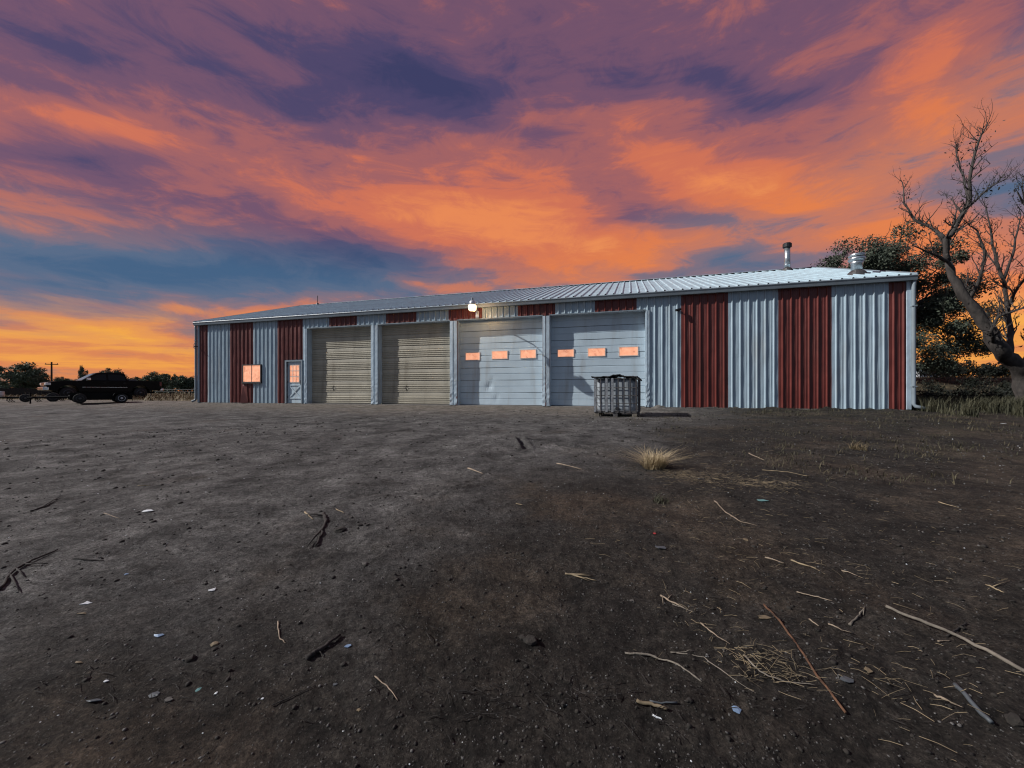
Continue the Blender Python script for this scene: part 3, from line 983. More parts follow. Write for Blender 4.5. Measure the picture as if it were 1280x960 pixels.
MB().lathe([(0.17, 0.0), (0.165, hv * 0.5), (0.20, hv * 0.58)], 18).build('pipe', M['galv'], vt, True)
MB().lathe([(0.19, hv * 0.60), (0.25, hv * 0.68), (0.25, hv * 0.78), (0.17, hv * 0.82)], 18).build('storm_band', M['galv'], vt, True)
MB().lathe([(0.15, hv * 0.82), (0.24, hv * 0.85), (0.24, hv * 0.95), (0.1, hv)], 18).build('cap', M['galv'], vt, True)
s_ = sx(397, HALF - 0.3)
sv = link('vent_stub', None, roof, (s_, HALF - 0.3, HE + slope * (HALF - 0.3 - EB)))
MB().lathe([(0.13, -0.05), (0.06, 0.12), (0.02, 0.14), (0.02, 0.62)], 10).build('mast', M['black_metal'], sv)

# ---- yard lamp over the doors
s_b = sx(597.5)
z_b = zy(393.5, s_b)
out = 1.2
best = min((abs((lambda s: 640 + FPX * (X0 + U2.x * s - N2.x * out) / (Y0 + U2.y * s - N2.y * out))(s) - 590.5), s) for s in [s_b + 0.01 * k for k in range(-200, 200)])
s_h = best[1]
z_h = CAM_Z + (489.2 - 383.5) / FPX * depth_at(s_h, -out)
lb = bld.matrix_world if False else (Matrix.Translation((X0, Y0, 0)) @ Matrix.Rotation(-FAC_A, 4, 'Z'))
base = lb @ Vector((s_b, -0.036, z_b))
yl = thing('yard_lamp', base, -FAC_A, 'lit bucket yard lamp on a curved arm above the garage doors', 'lamp')
hx, hy, hz = s_h - s_b, -out + 0.036, z_h - z_b
MB().box(-0.07, 0.07, -0.05, 0.0, -0.13, 0.13).build('wall_plate', M['reflector'], yl)
arm = [(0, -0.03, 0.0), (0.02, -0.18, 0.24), (hx * 0.35, -0.5, 0.40), (hx * 0.7, hy * 0.72, hz + 0.14), (hx, hy + 0.10, hz + 0.10)]
MB().tube(arm, 0.026, 8).build('arm', M['reflector'], yl, True)
T = Matrix.Translation((hx, hy, hz))
MB().lathe([(0.10, 0.06), (0.125, 0.09), (0.11, 0.20), (0.07, 0.24)], 16, T).build('housing', M['reflector'], yl, True)
MB().lathe([(0.04, 0.24), (0.045, 0.34), (0.02, 0.36)], 12, T).build('photocell', M['gutter'], yl)
MB().lathe([(0.15, 0.065), (0.165, 0.02), (0.155, -0.10), (0.12, -0.15), (0.03, -0.16)], 18, T).build('lens', M['lens'], yl, True)
ld = bpy.data.lights.new('lamp_light', 'POINT')
ld.energy = 26
ld.color = (1.0, 0.62, 0.3)
ld.shadow_soft_size = 0.12
lo_ = link('lamp_light', ld, yl, (hx, hy + 0.28, hz - 0.05))

# ---- security camera at the first tall stripe
s_c = sx(848, -0.1)
cz = zy(387.5, s_c, -0.1)
base = lb @ Vector((s_c, -0.036, cz))
scam = thing('security_camera', base, -FAC_A, 'small dark security camera on the white siding beside the right garage door', 'camera')
MB().lathe([(0.045, 0.0), (0.045, 0.02)], 10, Matrix.Rotation(R(90), 4, 'X')).build('mount', M['black_metal'], scam)
MB().tube([(0, -0.01, 0), (0, -0.10, 0.0)], 0.018, 6).build('bracket', M['black_metal'], scam)
MB().tube([(0.07, -0.10, 0.02), (-0.10, -0.18, -0.03)], 0.045, 10).build('housing', M['black_metal'], scam)

# ================================================================== liquid tank in a cage
tb = G(772, 519.5)
tank = thing('caged_tank', (tb.x, tb.y, float(gh(tb.x, tb.y))), -FAC_A - 0.10, 'grubby caged plastic tank on a pallet in front of the right garage door', 'tank')
TW, TD, TH = 1.26, 1.02, 1.17
hw_, hdp = TW / 2, TD / 2
for sx_ in (-1, 0, 1):
    for sy_ in (-1, 0, 1):
        cx_, cy_ = sx_ * (hw_ - 0.08), sy_ * (hdp - 0.08)
        MB().box(cx_ - 0.07, cx_ + 0.07, cy_ - 0.07, cy_ + 0.07, -0.03, 0.11).build('pallet_foot', M['wood_grey'] if sx_ else M['rust_cage'], tank, bevel=0.012)
MB().box(-hw_, hw_, -hdp, hdp, 0.11, 0.145).build('pallet_deck', M['rust_cage'], tank)
# bottle with soft vertical flutes
mb = MB()
ring = []
NF = 96
for k in range(NF):
    a_ = 2 * math.pi * k / NF
    ca, sa = math.cos(a_), math.sin(a_)
    p_ = 7.0
    rr = (abs(ca / (hw_ - 0.05)) ** p_ + abs(sa / (hdp - 0.05)) ** p_) ** (-1 / p_)
    ring.append((rr * ca, rr * sa))
lev = [(0.15, 0.90), (0.20, 0.985), (0.32, 1.0), (0.34, 0.985), (0.5, 1.0), (0.8, 1.0), (1.02, 1.0), (1.08, 0.975), (1.12, 0.88)]
o = 0
vs_ = []
for (z, sc_) in lev:
    for (x, y) in ring:
        fl_ = 1 - 0.016 * (0.5 + 0.5 * math.cos(x * 2 * math.pi / 0.2)) * (0.5 + 0.5 * math.cos(y * 2 * math.pi / 0.2)) if 0.3 < z < 1.05 else 1
        vs_.append((x * sc_ * fl_, y * sc_ * fl_, z))
fs = [(r * NF + k, r * NF + (k + 1) % NF, (r + 1) * NF + (k + 1) % NF, (r + 1) * NF + k) for r in range(len(lev) - 1) for k in range(NF)]
fs += [tuple(range((len(lev) - 1) * NF, len(lev) * NF))]
MB().add(vs_, fs).build('bottle', M['plastic'], tank, True)
MB().lathe([(0.11, 1.115), (0.12, 1.13), (0.12, 1.17), (0.09, 1.18)], 16).build('filler_cap', M['black_metal'], tank)
MB().lathe([(0.05, 0.0), (0.05, 0.09)], 12, Matrix.Translation((0.05, -hdp + 0.06, 0.24)) @ Matrix.Rotation(R(90), 4, 'X')).build('outlet_valve', M['black_metal'], tank)
for k, z in enumerate((0.17, 0.40, 0.63, 0.86, 1.13)):
    mb = MB()
    for (p, q) in (((-hw_, -hdp), (hw_, -hdp)), ((hw_, -hdp), (hw_, hdp)), ((hw_, hdp), (-hw_, hdp)), ((-hw_, hdp), (-hw_, -hdp))):
        mb.tube([(p[0], p[1], z), (q[0], q[1], z)], 0.011, 6)
    mb.build('cage_hoop', M['rust_cage'] if k not in (0,) else M['cage'], tank)
vb_f = MB().tube([(0, 0, 0.13), (0, 0, 1.15)], 0.014, 6).mesh('cage_bar', M['rust_cage'])
vb_l = MB().box(-0.034, 0.034, -0.008, 0.008, 0.13, 1.15).mesh('cage_bar', M['cage'])
for k in range(8):
    x = -hw_ + 0.03 + (TW - 0.06) * k / 7
    for y in (-hdp - 0.012, hdp + 0.012):
        link('cage_bar', vb_l if k in (0, 2, 3) else vb_f, tank, (x, y, 0))
for k in range(1, 6):
    y = -hdp + TD * k / 6
    for x in (-hw_ - 0.012, hw_ + 0.012):
        link('cage_bar', vb_f, tank, (x, y, 0))
# crumpled dark sheet lying on top
mb = MB()
nx, ny = 16, 12
vs_ = []
for j in range(ny):
    for i in range(nx):
        x, y = -hw_ - 0.08 + (TW + 0.14) * i / (nx - 1), -hdp - 0.05 + (TD + 0.1) * j / (ny - 1)
        vs_.append((x, y, 1.19 + random.uniform(-0.015, 0.03) + (0.05 if 6 < i < 10 else 0) - (0.10 if i == nx - 1 else 0)))
mb.add(vs_, [(j * nx + i, j * nx + i + 1, (j + 1) * nx + i + 1, (j + 1) * nx + i) for j in range(ny - 1) for i in range(nx - 1)])
dk = link('dark_cover', mb.mesh('dark_cover', M['dark_gap']), None, tank.location, tank.rotation_euler)
sl = dk.modifiers.new('thickness', 'SOLIDIFY')
sl.thickness = 0.02
tag(dk, 'crumpled black cover lying on top of the caged tank', 'cover')


# ================================================================== trees
def limb_tree(mb, segs, rng_, twig=True, twig_n=3, twig_len=0.6, depth=0, tmb=None):
    """segs: list of (points, r0, r1). grows twigs from each limb"""
    for pts, r0, r1 in segs:
        n_ = len(pts)
        # subdivide and roughen
        fine_ = []
        for i in range(n_ - 1):
            for q in range(3):
                t = q / 3
                p = pts[i].lerp(pts[i + 1], t)
                jit = 0.0 if (i == 0 and q == 0) else 0.22 * (r0 + (r1 - r0) * (i + t) / (n_ - 1)) + 0.012
                fine_.append(p + Vector((rng_.uniform(-jit, jit), rng_.uniform(-jit, jit), rng_.uniform(-jit, jit))))
        fine_.append(pts[-1])
        k = len(fine_)
        rad = [(r0 + (r1 - r0) * (i / (k - 1))) * rng_.uniform(0.88, 1.12) for i in range(k)]
        mb.tube(fine_, rad, 8 if r0 > 0.05 else 5)
        if twig:
            for i in range(2, k):
                for _ in range(twig_n):
                    if rng_.random() < 0.55:
                        grow(tmb or mb, fine_[i], (fine_[i] - fine_[i - 1]).normalized(), twig_len * rng_.uniform(0.35, 1.1), max(0.012, rad[i] * 0.45), rng_, 2)


def grow(mb, p, d, L_, r, rng_, lev):
    side = Vector((rng_.uniform(-1, 1), rng_.uniform(-1, 1), rng_.uniform(-0.3, 1.0))).normalized()
    d = (d * 0.75 + side * 0.85).normalized()
    pts = [p]
    n_ = 4
    for i in range(n_):
        d = (d + Vector((rng_.uniform(-.28, .28), rng_.uniform(-.28, .28), rng_.uniform(-.15, .3)))).normalized()
        pts.append(pts[-1] + d * L_ / n_)
    mb.tube(pts, [r * (1 - 0.75 * i / n_) for i in range(n_ + 1)], 4, False)
    if lev > 0:
        for i in range(1, n_ + 1):
            if rng_.random() < 0.6:
                grow(mb, pts[i], d, L_ * rng_.uniform(0.3, 0.65), r * 0.55, rng_, lev - 1)


def leaf_cloud(name, m_, clumps, per, size, rng_, flat=0.0):
    """leaf-sized faces spread through clumps (x, y, z, r)"""
    cs = np.array(clumps)
    cid = rng_.integers(0, len(cs), per * len(cs))
    N = len(cid)
    d = rng_.normal(size=(N, 3))
    d /= np.linalg.norm(d, axis=1)[:, None]
    rr = cs[cid, 3] * rng_.random(N) ** 0.45 * (0.75 + 0.5 * rng_.random(N))
    c = cs[cid, :3] + d * rr[:, None] * np.array([1, 1, 0.8])
    a = rng_.normal(size=(N, 3))
    a /= np.linalg.norm(a, axis=1)[:, None]
    b = np.cross(a, rng_.normal(size=(N, 3)))
    b /= np.linalg.norm(b, axis=1)[:, None]
    s_ = size * (0.5 + rng_.random(N))[:, None]
    v = np.stack([c - a * s_, c - b * s_ * 0.45, c + a * s_, c + b * s_ * 0.45], 1).reshape(-1, 3)
    f = np.arange(N * 4).reshape(-1, 4)
    return np_mesh(name, v, f, m_)


r1_ = random.Random(5)
# ---- leaning dead tree at the right
DT = 17.0
trunk_base = P(1278, 500, DT)
trunk_base.z = float(gh(trunk_base.x, trunk_base.y)) - 0.1
dead = thing('dead_tree', (trunk_base.x, trunk_base.y, trunk_base.z), 0, 'large bare dead tree leaning left with forked grey limbs right of the building', 'tree')


def dp(px, py, dz=0.0):
    return P(px, py, DT + dz) - trunk_base


main = [Vector((0.35, 0.1, 0)), dp(1279, 472, 0), dp(1264, 449, -.1), dp(1245, 432, -.2), dp(1231, 403, -.2), dp(1211, 377, 0), dp(1196, 353, .1), dp(1185, 327, .2)]
mb = MB()
limb_tree(mb, [(main, 0.34, 0.12)], r1_, False)
mb.build('trunk', M['bark'], dead, True)
limbs = [
    ([dp(1185, 327, .2), dp(1182, 300, .1), dp(1199, 276, -.2), dp(1211, 250, -.4), dp(1213, 213, -.5), dp(1223, 177, -.7), dp(1234, 155, -.8)], 0.15, 0.018),
    ([dp(1182, 300, .1), dp(1165, 285, .5), dp(1142, 274, .8), dp(1131, 254, 1.0), dp(1128, 228, 1.2)], 0.10, 0.02),
    ([dp(1185, 327, .2), dp(1166, 318, -.4), dp(1141, 307, -.9)], 0.085, 0.02),
    ([dp(1211, 250, -.4), dp(1204, 218, .0), dp(1196, 195, .2), dp(1196, 184, .3)], 0.06, 0.015),
    ([dp(1205, 265, -.3), dp(1222, 247, -.6), dp(1240, 232, -.9), dp(1258, 223, -1.2)], 0.055, 0.014),
    ([dp(1190, 290, 0), dp(1196, 262, .5), dp(1190, 245, .8)], 0.045, 0.012),
    ([dp(1231, 403, -.2), dp(1216, 396, .4), dp(1204, 372, .9), dp(1210, 345, 1.2)], 0.09, 0.02),
    ([dp(1211, 377, 0), dp(1226, 345, -.5), dp(1232, 315, -.7), dp(1222, 288, -.7), dp(1212, 282, -.7)], 0.085, 0.018),
    ([dp(1245, 432, -.2), dp(1238, 415, -.6), dp(1248, 395, -.8), dp(1270, 388, -1.0), dp(1290, 380, -1.2)], 0.10, 0.03),
    ([dp(1262, 446, -.1), dp(1262, 415, .4), dp(1260, 384, .6), dp(1254, 351, .8), dp(1243, 316, .9), dp(1238, 285, 1.0), dp(1233, 260, 1.0)], 0.14, 0.02),
    ([dp(1254, 351, .8), dp(1266, 318, .6), dp(1272, 290, .5), dp(1276, 268, .4)], 0.07, 0.015),
    ([dp(1260, 384, .6), dp(1272, 360, .2), dp(1286, 342, 0), dp(1296, 310, -.2)], 0.08, 0.02),
    ([dp(1279, 472, 0), dp(1296, 420, .3), dp(1302, 360, .4), dp(1292, 300, .5), dp(1283, 260, .4), dp(1272, 240, .3)], 0.2, 0.02),
    ([dp(1283, 262, .4), dp(1278, 235, .2), dp(1280, 222, .2)], 0.04, 0.012),
    ([dp(1248, 335, .9), dp(1234, 318, 1.3), dp(1224, 304, 1.5)], 0.045, 0.014),
]
for k, (pts, r0, r1) in enumerate(limbs):
    mb = MB()
    limb_tree(mb, [(pts, r0 * 0.8, r1 * 0.9)], r1_, True, 4, 0.85)
    mb.build('limb', M['bark'] if r0 > 0.08 else M['twig'], dead, True)


dl = []
for pts, r0, r1 in limbs:
    for i in range(1, len(pts)):
        for q in (0.0, 0.5):
            c = pts[i].lerp(pts[i - 1], q)
            dl.append((c.x, c.y, c.z, 0.42))
tag(link('dead_leaves', leaf_cloud('dead_leaves', M['bark'], dl, 16, 0.045, np.random.default_rng(17)), dead), kind='stuff')

# ---- leafy tree behind the building's right end
def leafy(name, base, clumps, per, lsize, tr, hgt, label, group=None, seed=1, m_='leaf', bare=0):
    t = thing(name, base, 0, label, 'tree', group)
    rr = random.Random(seed)
    mb = MB()
    top = Vector((rr.uniform(-.3, .3), rr.uniform(-.3, .3), hgt * 0.55))
    limb_tree(mb, [([Vector((0, 0, -0.1)), top * 0.4 + Vector((tr * .4, 0, 0)), top], tr, tr * 0.55)], rr, False)
    for c in clumps[::3]:
        e = Vector(c[:3])
        limb_tree(mb, [([top * rr.uniform(0.45, 1.0), top.lerp(e, 0.5) + Vector((0, 0, 0.2)), e], tr * 0.32, 0.02)], rr, False)
    mb.build('trunk', M['bark'], t, True)
    link('crown', leaf_cloud('crown', M[m_], clumps, per, lsize, np.random.default_rng(seed)), t)
    if bare:
        mb = MB()
        for _ in range(bare):
            c = rr.choice(clumps)
            grow(mb, Vector(c[:3]), Vector((rr.uniform(-1, 1), rr.uniform(-1, 0), rr.uniform(0, 1))).normalized(), rr.uniform(1.4, 2.6), 0.028, rr, 2)
        tag(mb.build('bare_twigs', M['twig'], t), kind='stuff')
    return t


def ell_clumps(n, cx, cz, rx, ry, rz, rmin, rmax, seed, shell=0.55):
    rr = random.Random(seed)
    out_ = []
    while len(out_) < n:
        v = Vector((rr.gauss(0, 1), rr.gauss(0, 1), rr.gauss(0, 1))).normalized()
        q = shell + (1 - shell) * rr.random()
        out_.append((cx + v.x * rx * q, v.y * ry * q, max(0.6, cz + v.z * rz * q), rr.uniform(rmin, rmax)))
    return out_


LT = 26.0
lc = P(1122, 390, LT)
lbse = Vector((lc.x, lc.y, float(gh(lc.x, lc.y))))
cl = []
for (px, py, w, h, n_, sd) in ((1100, 335, 55, 36, 24, 1), (1060, 328, 24, 16, 8, 2), (1165, 350, 50, 45, 24, 3), (1090, 400, 55, 60, 26, 4), (1155, 420, 55, 50, 26, 5), (1200, 400, 24, 40, 9, 6)):
    c = P(px, py, LT) - lbse
    k = LT / FPX
    for q in ell_clumps(n_, 0, 0, w * k, 2.4, h * k, 0.45, 0.95, sd, 0.4):
        r_ = random.Random(int(q[0] * 1000))
        cl.append((c.x + q[0], q[1], max(0.7, c.z + r_.uniform(-1, 1) * h * k), q[3]))
leafy('leafy_tree', lbse, cl, 760, 0.068, 0.26, 8.5, 'dense dark leafy tree rising behind the right end of the roof', None, 3, 'leaf', 26)

# ---- low dark bushes in the right background
bush_me = [leaf_cloud('foliage', M['hedge_leaf'], ell_clumps(16, 0, 0.8, 1.9, 1.1, 0.8, 0.4, 0.8, 40 + k, 0.3), 170, 0.09, np.random.default_rng(40 + k)) for k in range(3)]
bush_stem = MB()
for k in range(5):
    grow(bush_stem, Vector((random.uniform(-.8, .8), random.uniform(-.3, .3), -0.1)), Vector((0, 0, 1)), 1.2, 0.03, r1_, 1)
bush_stem_me = bush_stem.mesh('stem', M['bark'])
bush_labels = ['low dark bush beside the right corner of the building', 'dark bush below the leafy tree crown', 'dark bush between leafy tree and dead tree',
               'wide dark bush behind the dead tree trunk', 'dark bush at the far right edge behind the dead tree']
for k, (px, py, dpth, sc_) in enumerate(((1160, 476, 31, 0.85), (1185, 476, 33, 0.95), (1215, 476, 35, 1.0), (1248, 477, 35, 1.0), (1282, 477, 34, 1.0))):
    p = P(px, py, dpth)
    t = thing('bush', (p.x, p.y, float(gh(p.x, p.y))), k * 1.1, bush_labels[k], 'bush', 'dark bushes right of the building')
    t.scale = (sc_, sc_, sc_)
    link('foliage', bush_me[k % 3], t)
    link('stem', bush_stem_me, t)
# far pale shed glimpsed between them
p = P(1146, 466, 60)
sh = thing('white_shed', (p.x, p.y, float(gh(p.x, p.y))), 0.3, 'small distant white shed glimpsed just right of the building corner', 'shed')
MB().box(-3, 3, -2, 2, 0, 2.4).build('wall', M['white_wall'], sh)
MB().prism([(-3.2, 2.4), (3.2, 2.4), (0, 3.6)], -2.2, 2.2).build('roof', M['roof'], sh)

# ---- tree line on the left
variants = []
for k in range(4):
    rx, rz = [(3.4, 2.6), (2.8, 3.0), (3.8, 2.3), (2.4, 2.4)][k]
    cls = ell_clumps(46, 0, 1.0 + rz, rx, rx * .8, rz, 0.6, 1.15, 60 + k, 0.25)
    variants.append((leaf_cloud('crown', M['far_leaf'], cls, 170, 0.17, np.random.default_rng(60 + k)), cls))
far_trunk = []
for k in range(4):
    mb = MB()
    rr = random.Random(80 + k)
    top = Vector((0.2, 0, 3.2))
    limb_tree(mb, [([Vector((0, 0, -.2)), Vector((0.1, 0.1, 1.6)), top], 0.24, 0.12)], rr, False)
    for c in variants[k][1][::4]:
        limb_tree(mb, [([top * rr.uniform(.5, 1), top.lerp(Vector(c[:3]), .6), Vector(c[:3])], 0.08, 0.02)], rr, False)
    far_trunk.append(mb.mesh('trunk', M['bark']))
# px centre, py top, width px, depth, label
TL = [(24, 449, 54, 62, 'broad dark tree at the far left edge of the tree line'),
      (50, 458, 22, 66, 'small tree on the right flank of the broad leftmost tree'),
      (76, 468, 20, 80, 'short tree just right of the utility pole'),
      (90, 470, 26, 84, 'low tree above the bonnet of the black pickup'),
      (104, 454, 13, 70, 'thin upright tree above the windscreen of the black pickup'),
      (116, 463, 14, 74, 'small round tree above the cab front of the black pickup'),
      (139, 456, 32, 68, 'round tree above the cab of the black pickup'),
      (165, 467, 28, 76, 'low spreading tree above the pickup bed front'),
      (177, 470, 22, 82, 'low tree above the pickup bed'),
      (198, 459, 33, 64, 'round dark tree above the tail of the black pickup'),
      (216, 464, 18, 72, 'small tree between the pickup tail tree and the building'),
      (233, 465, 30, 66, 'rounded tree standing closest to the left corner of the building')]
for k, (px, py, wpx, dpth, label) in enumerate(TL):
    p = P(px, 489, dpth)
    hgt = CAM_Z + (489.2 - py) / FPX * dpth
    wid = wpx / FPX * dpth
    v = k % 4
    vw_, vh_ = [(7.6, 7.2), (6.6, 8.0), (8.6, 6.6), (5.8, 6.8)][v]
    t = thing('field_tree', (p.x, p.y, 0.1), k * 0.7, label, 'tree', 'trees along the left horizon')
    t.scale = (wid / vw_, wid / vw_, hgt / vh_)
    link('crown', variants[v][0], t)
    link('trunk', far_trunk[v], t)
# brush below the trees
hed = []
rr = random.Random(4)
for k in range(330):
    px = rr.uniform(-260, 262)
    dpth = rr.uniform(78, 96)
    p = P(px, 489, dpth)
    hed.append((p.x, p.y, rr.uniform(0.3, 2.2), rr.uniform(0.8, 1.7)))
far_brush = link('far_brush', leaf_cloud('far_brush', M['far_leaf'], hed, 70, 0.24, np.random.default_rng(9)))
tag(far_brush, 'low dark brush massed along the left horizon', 'brush', kind='stuff')
hed = []
for k in range(200):
    px = rr.uniform(1120, 1700)
    dpth = rr.uniform(60, 76)
    p = P(px, 489, dpth)
    hed.append((p.x, p.y, rr.uniform(0.3, 2.0) + float(gh(p.x, p.y)), rr.uniform(0.8, 1.6)))
rb = link('far_brush', leaf_cloud('far_brush', M['hedge_leaf'], hed, 70, 0.22, np.random.default_rng(10)))
tag(rb, 'dark brush massed on the right horizon behind the dead tree', 'brush', kind='stuff')

hed = []  # dark leaf mass added in place of the shade under the trees
for k in range(150):
    px, dpth = rr.uniform(1150, 1420), rr.uniform(17.5, 25)
    p = P(px, 489, dpth)
    hed.append((p.x, p.y, float(gh(p.x, p.y)) + rr.uniform(0.0, 0.35), rr.uniform(0.3, 0.6)))
ug = link('shade_leaves', leaf_cloud('shade_leaves', M['hedge_leaf'], hed, 110, 0.06, np.random.default_rng(12)))
tag(ug, 'added dark leaves standing in for shade around the foot of the dead tree', 'shade_leaves', kind='stuff')

# ---- utility pole
p = P(64.5, 489, 75)
up = thing('utility_pole', (p.x, p.y, 0), 0.4, 'thin wooden utility pole with a crossarm on the left horizon', 'pole')
hp = CAM_Z + (489.2 - 452.5) / FPX * 75
MB().tube([(0, 0, 0), (0, 0, hp)], [0.17, 0.12], 8).build('pole', M['wood_dark'], up)
MB().box(-0.9, 0.9, -0.06, 0.06, hp - 0.5, hp - 0.36).build('crossarm', M['wood_dark'], up)
for q in (-0.8, 0, 0.8):
    MB().lathe([(0.05, hp - 0.36), (0.06, hp - 0.28), (0.03, hp - 0.2)], 8, Matrix.Translation((q, 0, 0))).build('insulator', M['slate'], up)

# ---- dark board fence at the far left
fa, fb = P(-14, 489, 40), P(72, 489, 42)
fdv = fb - fa
fence = thing('board_fence', (fa.x, fa.y, 0.05), math.atan2(fdv.y, fdv.x), 'dark weathered board fence behind the front of the black pickup', 'fence')
FL = math.hypot(fdv.x, fdv.y)
bm_me = [MB().box(0, 0.185, -0.012 + 0.004 * k, 0.012 + 0.004 * k, 0.04, 0.82 + 0.05 * k).mesh('board', M['board']) for k in range(3)]
nb = int(FL / 0.2)
for k in range(nb):
    link('board', bm_me[random.randrange(3)], fence, (k * 0.2, 0, 0), (0, random.uniform(-.012, .012), 0))
for k in range(0, nb, 12):
    MB().box(k * 0.2 - 0.05, k * 0.2 + 0.05, 0.03, 0.13, -0.1, 0.98).build('post', M['board'], fence)
MB().box(0, FL, 0.02, 0.05, 0.2, 0.29).build('rail', M['board'], fence)
MB().box(0, FL, 0.02, 0.05, 0.62, 0.71).build('rail', M['board'], fence)

# ---- pipe rail between pickup and building
fa, fb = P(188, 489, 40), P(262, 489, 40)
pr_ = thing('pipe_rail_fence', (fa.x, fa.y, 0.08), 0, 'low black pipe rail fence between the pickup tail and the building', 'fence')
FL = fb.x - fa.x
for z in (0.50, 0.70):
    MB().tube([(0, 0, z), (FL, 0, z)], 0.04, 6).build('rail', M['rail'], pr_)
for k in range(4):
    x = FL * k / 3
    MB().tube([(x, 0.06, -0.05), (x, 0.06, 0.74)], 0.05, 6).build('post', M['rail'], pr_)


# ================================================================== pickup
def wheel(parent, x, y, r, w, side, rimm):
    wr = link('wheel', None, parent, (x, y, r))
    Mx = Matrix.Rotation(R(90), 4, 'X')
    MB().lathe([(r * 0.62, -w / 2), (r * 0.92, -w / 2), (r, -w * 0.32), (r, w * 0.32), (r * 0.92, w / 2), (r * 0.62, w / 2)], 24, Mx).build('tyre', M['tyre'], wr, True)
    yo = -side * w * 0.50
    prof_ = [(r * 0.62, -0.02), (r * 0.60, 0.01), (r * 0.30, -0.03), (r * 0.16, 0.02), (r * 0.02, 0.025)]
    Mr = Matrix.Translation((0, yo * -1 * -1, 0)) @ Matrix.Rotation(R(90) * side, 4, 'X')
    MB().lathe(prof_, 20, Mr).build('rim', rimm, wr, True)
    return wr


tc_ = P(131, 489, 31.4)
truck = thing('pickup_truck', (tc_.x, tc_.y, float(gh(tc_.x, tc_.y))), R(45.7) + R(11), 'black crew cab pickup truck parked facing left at the field edge', 'pickup')
truck.scale = (1.07, 1.07, 1.07)
# local: front towards -x, right/left along y; camera sees the -y side
L_, Wd = 5.95, 1.98
hw_ = Wd / 2
wf, wrx, wrad = -1.95, 1.75, 0.40


def arch(cx, r, z0):
    return [(cx - r * math.cos(a), z0 + r * math.sin(a)) for a in [math.pi * k / 8 for k in range(9)]]


low_z = 0.48
body_out = [(-2.93, 0.62), (-2.96, 0.98), (-2.88, 1.12), (-2.5, 1.19), (-1.35, 1.25), (0.0, 1.25), (1.02, 1.25), (1.02, 1.30), (2.95, 1.30), (2.97, 0.72), (2.9, 0.62)]
# lower edge with arches (going from rear to front)
lower = [(wrx + 0.52, 0.55)] + [(wrx + 0.50 * math.cos(a), 0.46 + 0.50 * math.sin(a)) for a in [math.pi * k / 8 for k in range(9)]] + [(wrx - 0.52, low_z), (wf + 0.52, low_z)] + \
        [(wf + 0.50 * math.cos(a), 0.46 + 0.50 * math.sin(a)) for a in [math.pi * k / 8 for k in range(9)]] + [(wf - 0.52, 0.52)]
outline = body_out + lower
mb = MB()
mb.prism(outline[::-1], -hw_, hw_)
mb.build('body', M['paint_black'], truck, bevel=0.05)
# cab, tapered towards the roof
cab = [(-1.38, 1.24), (-0.62, 1.80), (-0.45, 1.86), (0.75, 1.87), (0.90, 1.82), (1.06, 1.24)]
n = len(cab)
inset = lambda z: hw_ - 0.03 - 0.24 * (z - 1.24) / 0.63
vs_ = [(x, -inset(z), z) for x, z in cab] + [(x, inset(z), z) for x, z in cab]
MB().add(vs_, [tuple(range(n))[::-1] and tuple(range(n)), tuple(reversed(range(n, 2 * n)))] + [(i, i + n, (i + 1) % n + n, (i + 1) % n) for i in range(n)]).build('cab', M['paint_black'], truck, bevel=0.03)
off = 0.012
ws = [(-1.30, 1.30), (-0.68, 1.765)]
nx_, nz_ = -0.56, 0.76
vs_ = [(x + nx_ * off * 1.3, s_ * (inset(z) - 0.09), z + nz_ * off * 1.3) for x, z in ws for s_ in (-1, 1)]
MB().add(vs_, [(0, 1, 3, 2)]).build('windscreen', M['windscreen'], truck)
for s_ in (-1, 1):
    for win in ([(-1.08, 1.30), (-0.56, 1.70), (-0.10, 1.74), (-0.10, 1.30)], [(0.0, 1.30), (0.0, 1.74), (0.66, 1.74), (0.86, 1.62), (0.92, 1.30)]):
        vs_ = [(x, s_ * (inset(z) + off), z) for x, z in win]
        MB().add(vs_, [tuple(range(len(win)))]).build('side_window', M['car_glass'], truck)
    for x in (-0.28, 0.78):
        MB().box(x, x + 0.16, s_ * (hw_ + 0.02) - 0.012, s_ * (hw_ + 0.02) + 0.012, 1.10, 1.13).build('door_handle', M['black_metal'], truck)
    for x0_, x1_ in ((-1.30, -0.06), (-0.04, 1.0)):
        MB().box(x0_, x1_, s_ * hw_ - 0.008, s_ * hw_ + 0.012, 0.80, 0.815).build('side_moulding', M['chrome'], truck)
    MB().box(-1.10, -0.92, s_ * (hw_ + 0.12) - 0.11, s_ * (hw_ + 0.12) + 0.11, 1.28, 1.46).build('mirror', M['chrome'] if s_ < 0 else M['black_metal'], truck, bevel=0.03)
    hl = MB().box(-2.99, -2.74, s_ * (hw_ - 0.20) - 0.22, s_ * (hw_ - 0.20) + 0.215, 0.93, 1.09)
    hl.build('headlight', M['headlamp'], truck, bevel=0.03)
    MB().box(2.86, 2.985, s_ * (hw_ - 0.08) - 0.09, s_ * (hw_ - 0.08) + 0.095, 0.92, 1.24).build('tail_light', M['tail'], truck)
    MB().box(-1.35, 1.05, s_ * (hw_ - 0.02) - 0.08, s_ * (hw_ - 0.02) + 0.08, 0.38, 0.43).build('running_board', M['black_metal'], truck)
    for x in (wf, wrx):
        wheel(truck, x, s_ * (hw_ - 0.13), wrad, 0.27, -s_ if False else s_ * -1, M['rim'])
gr = MB()
for z in (0.88, 0.96, 1.04):
    gr.box(-3.0, -2.9, -0.62, 0.62, z, z + 0.035)
gr.build('grille', M['chrome'], truck)
MB().box(-3.10, -2.82, -hw_ - 0.01, hw_ + 0.01, 0.58, 0.80).build('front_bumper', M['chrome'], truck, bevel=0.04)
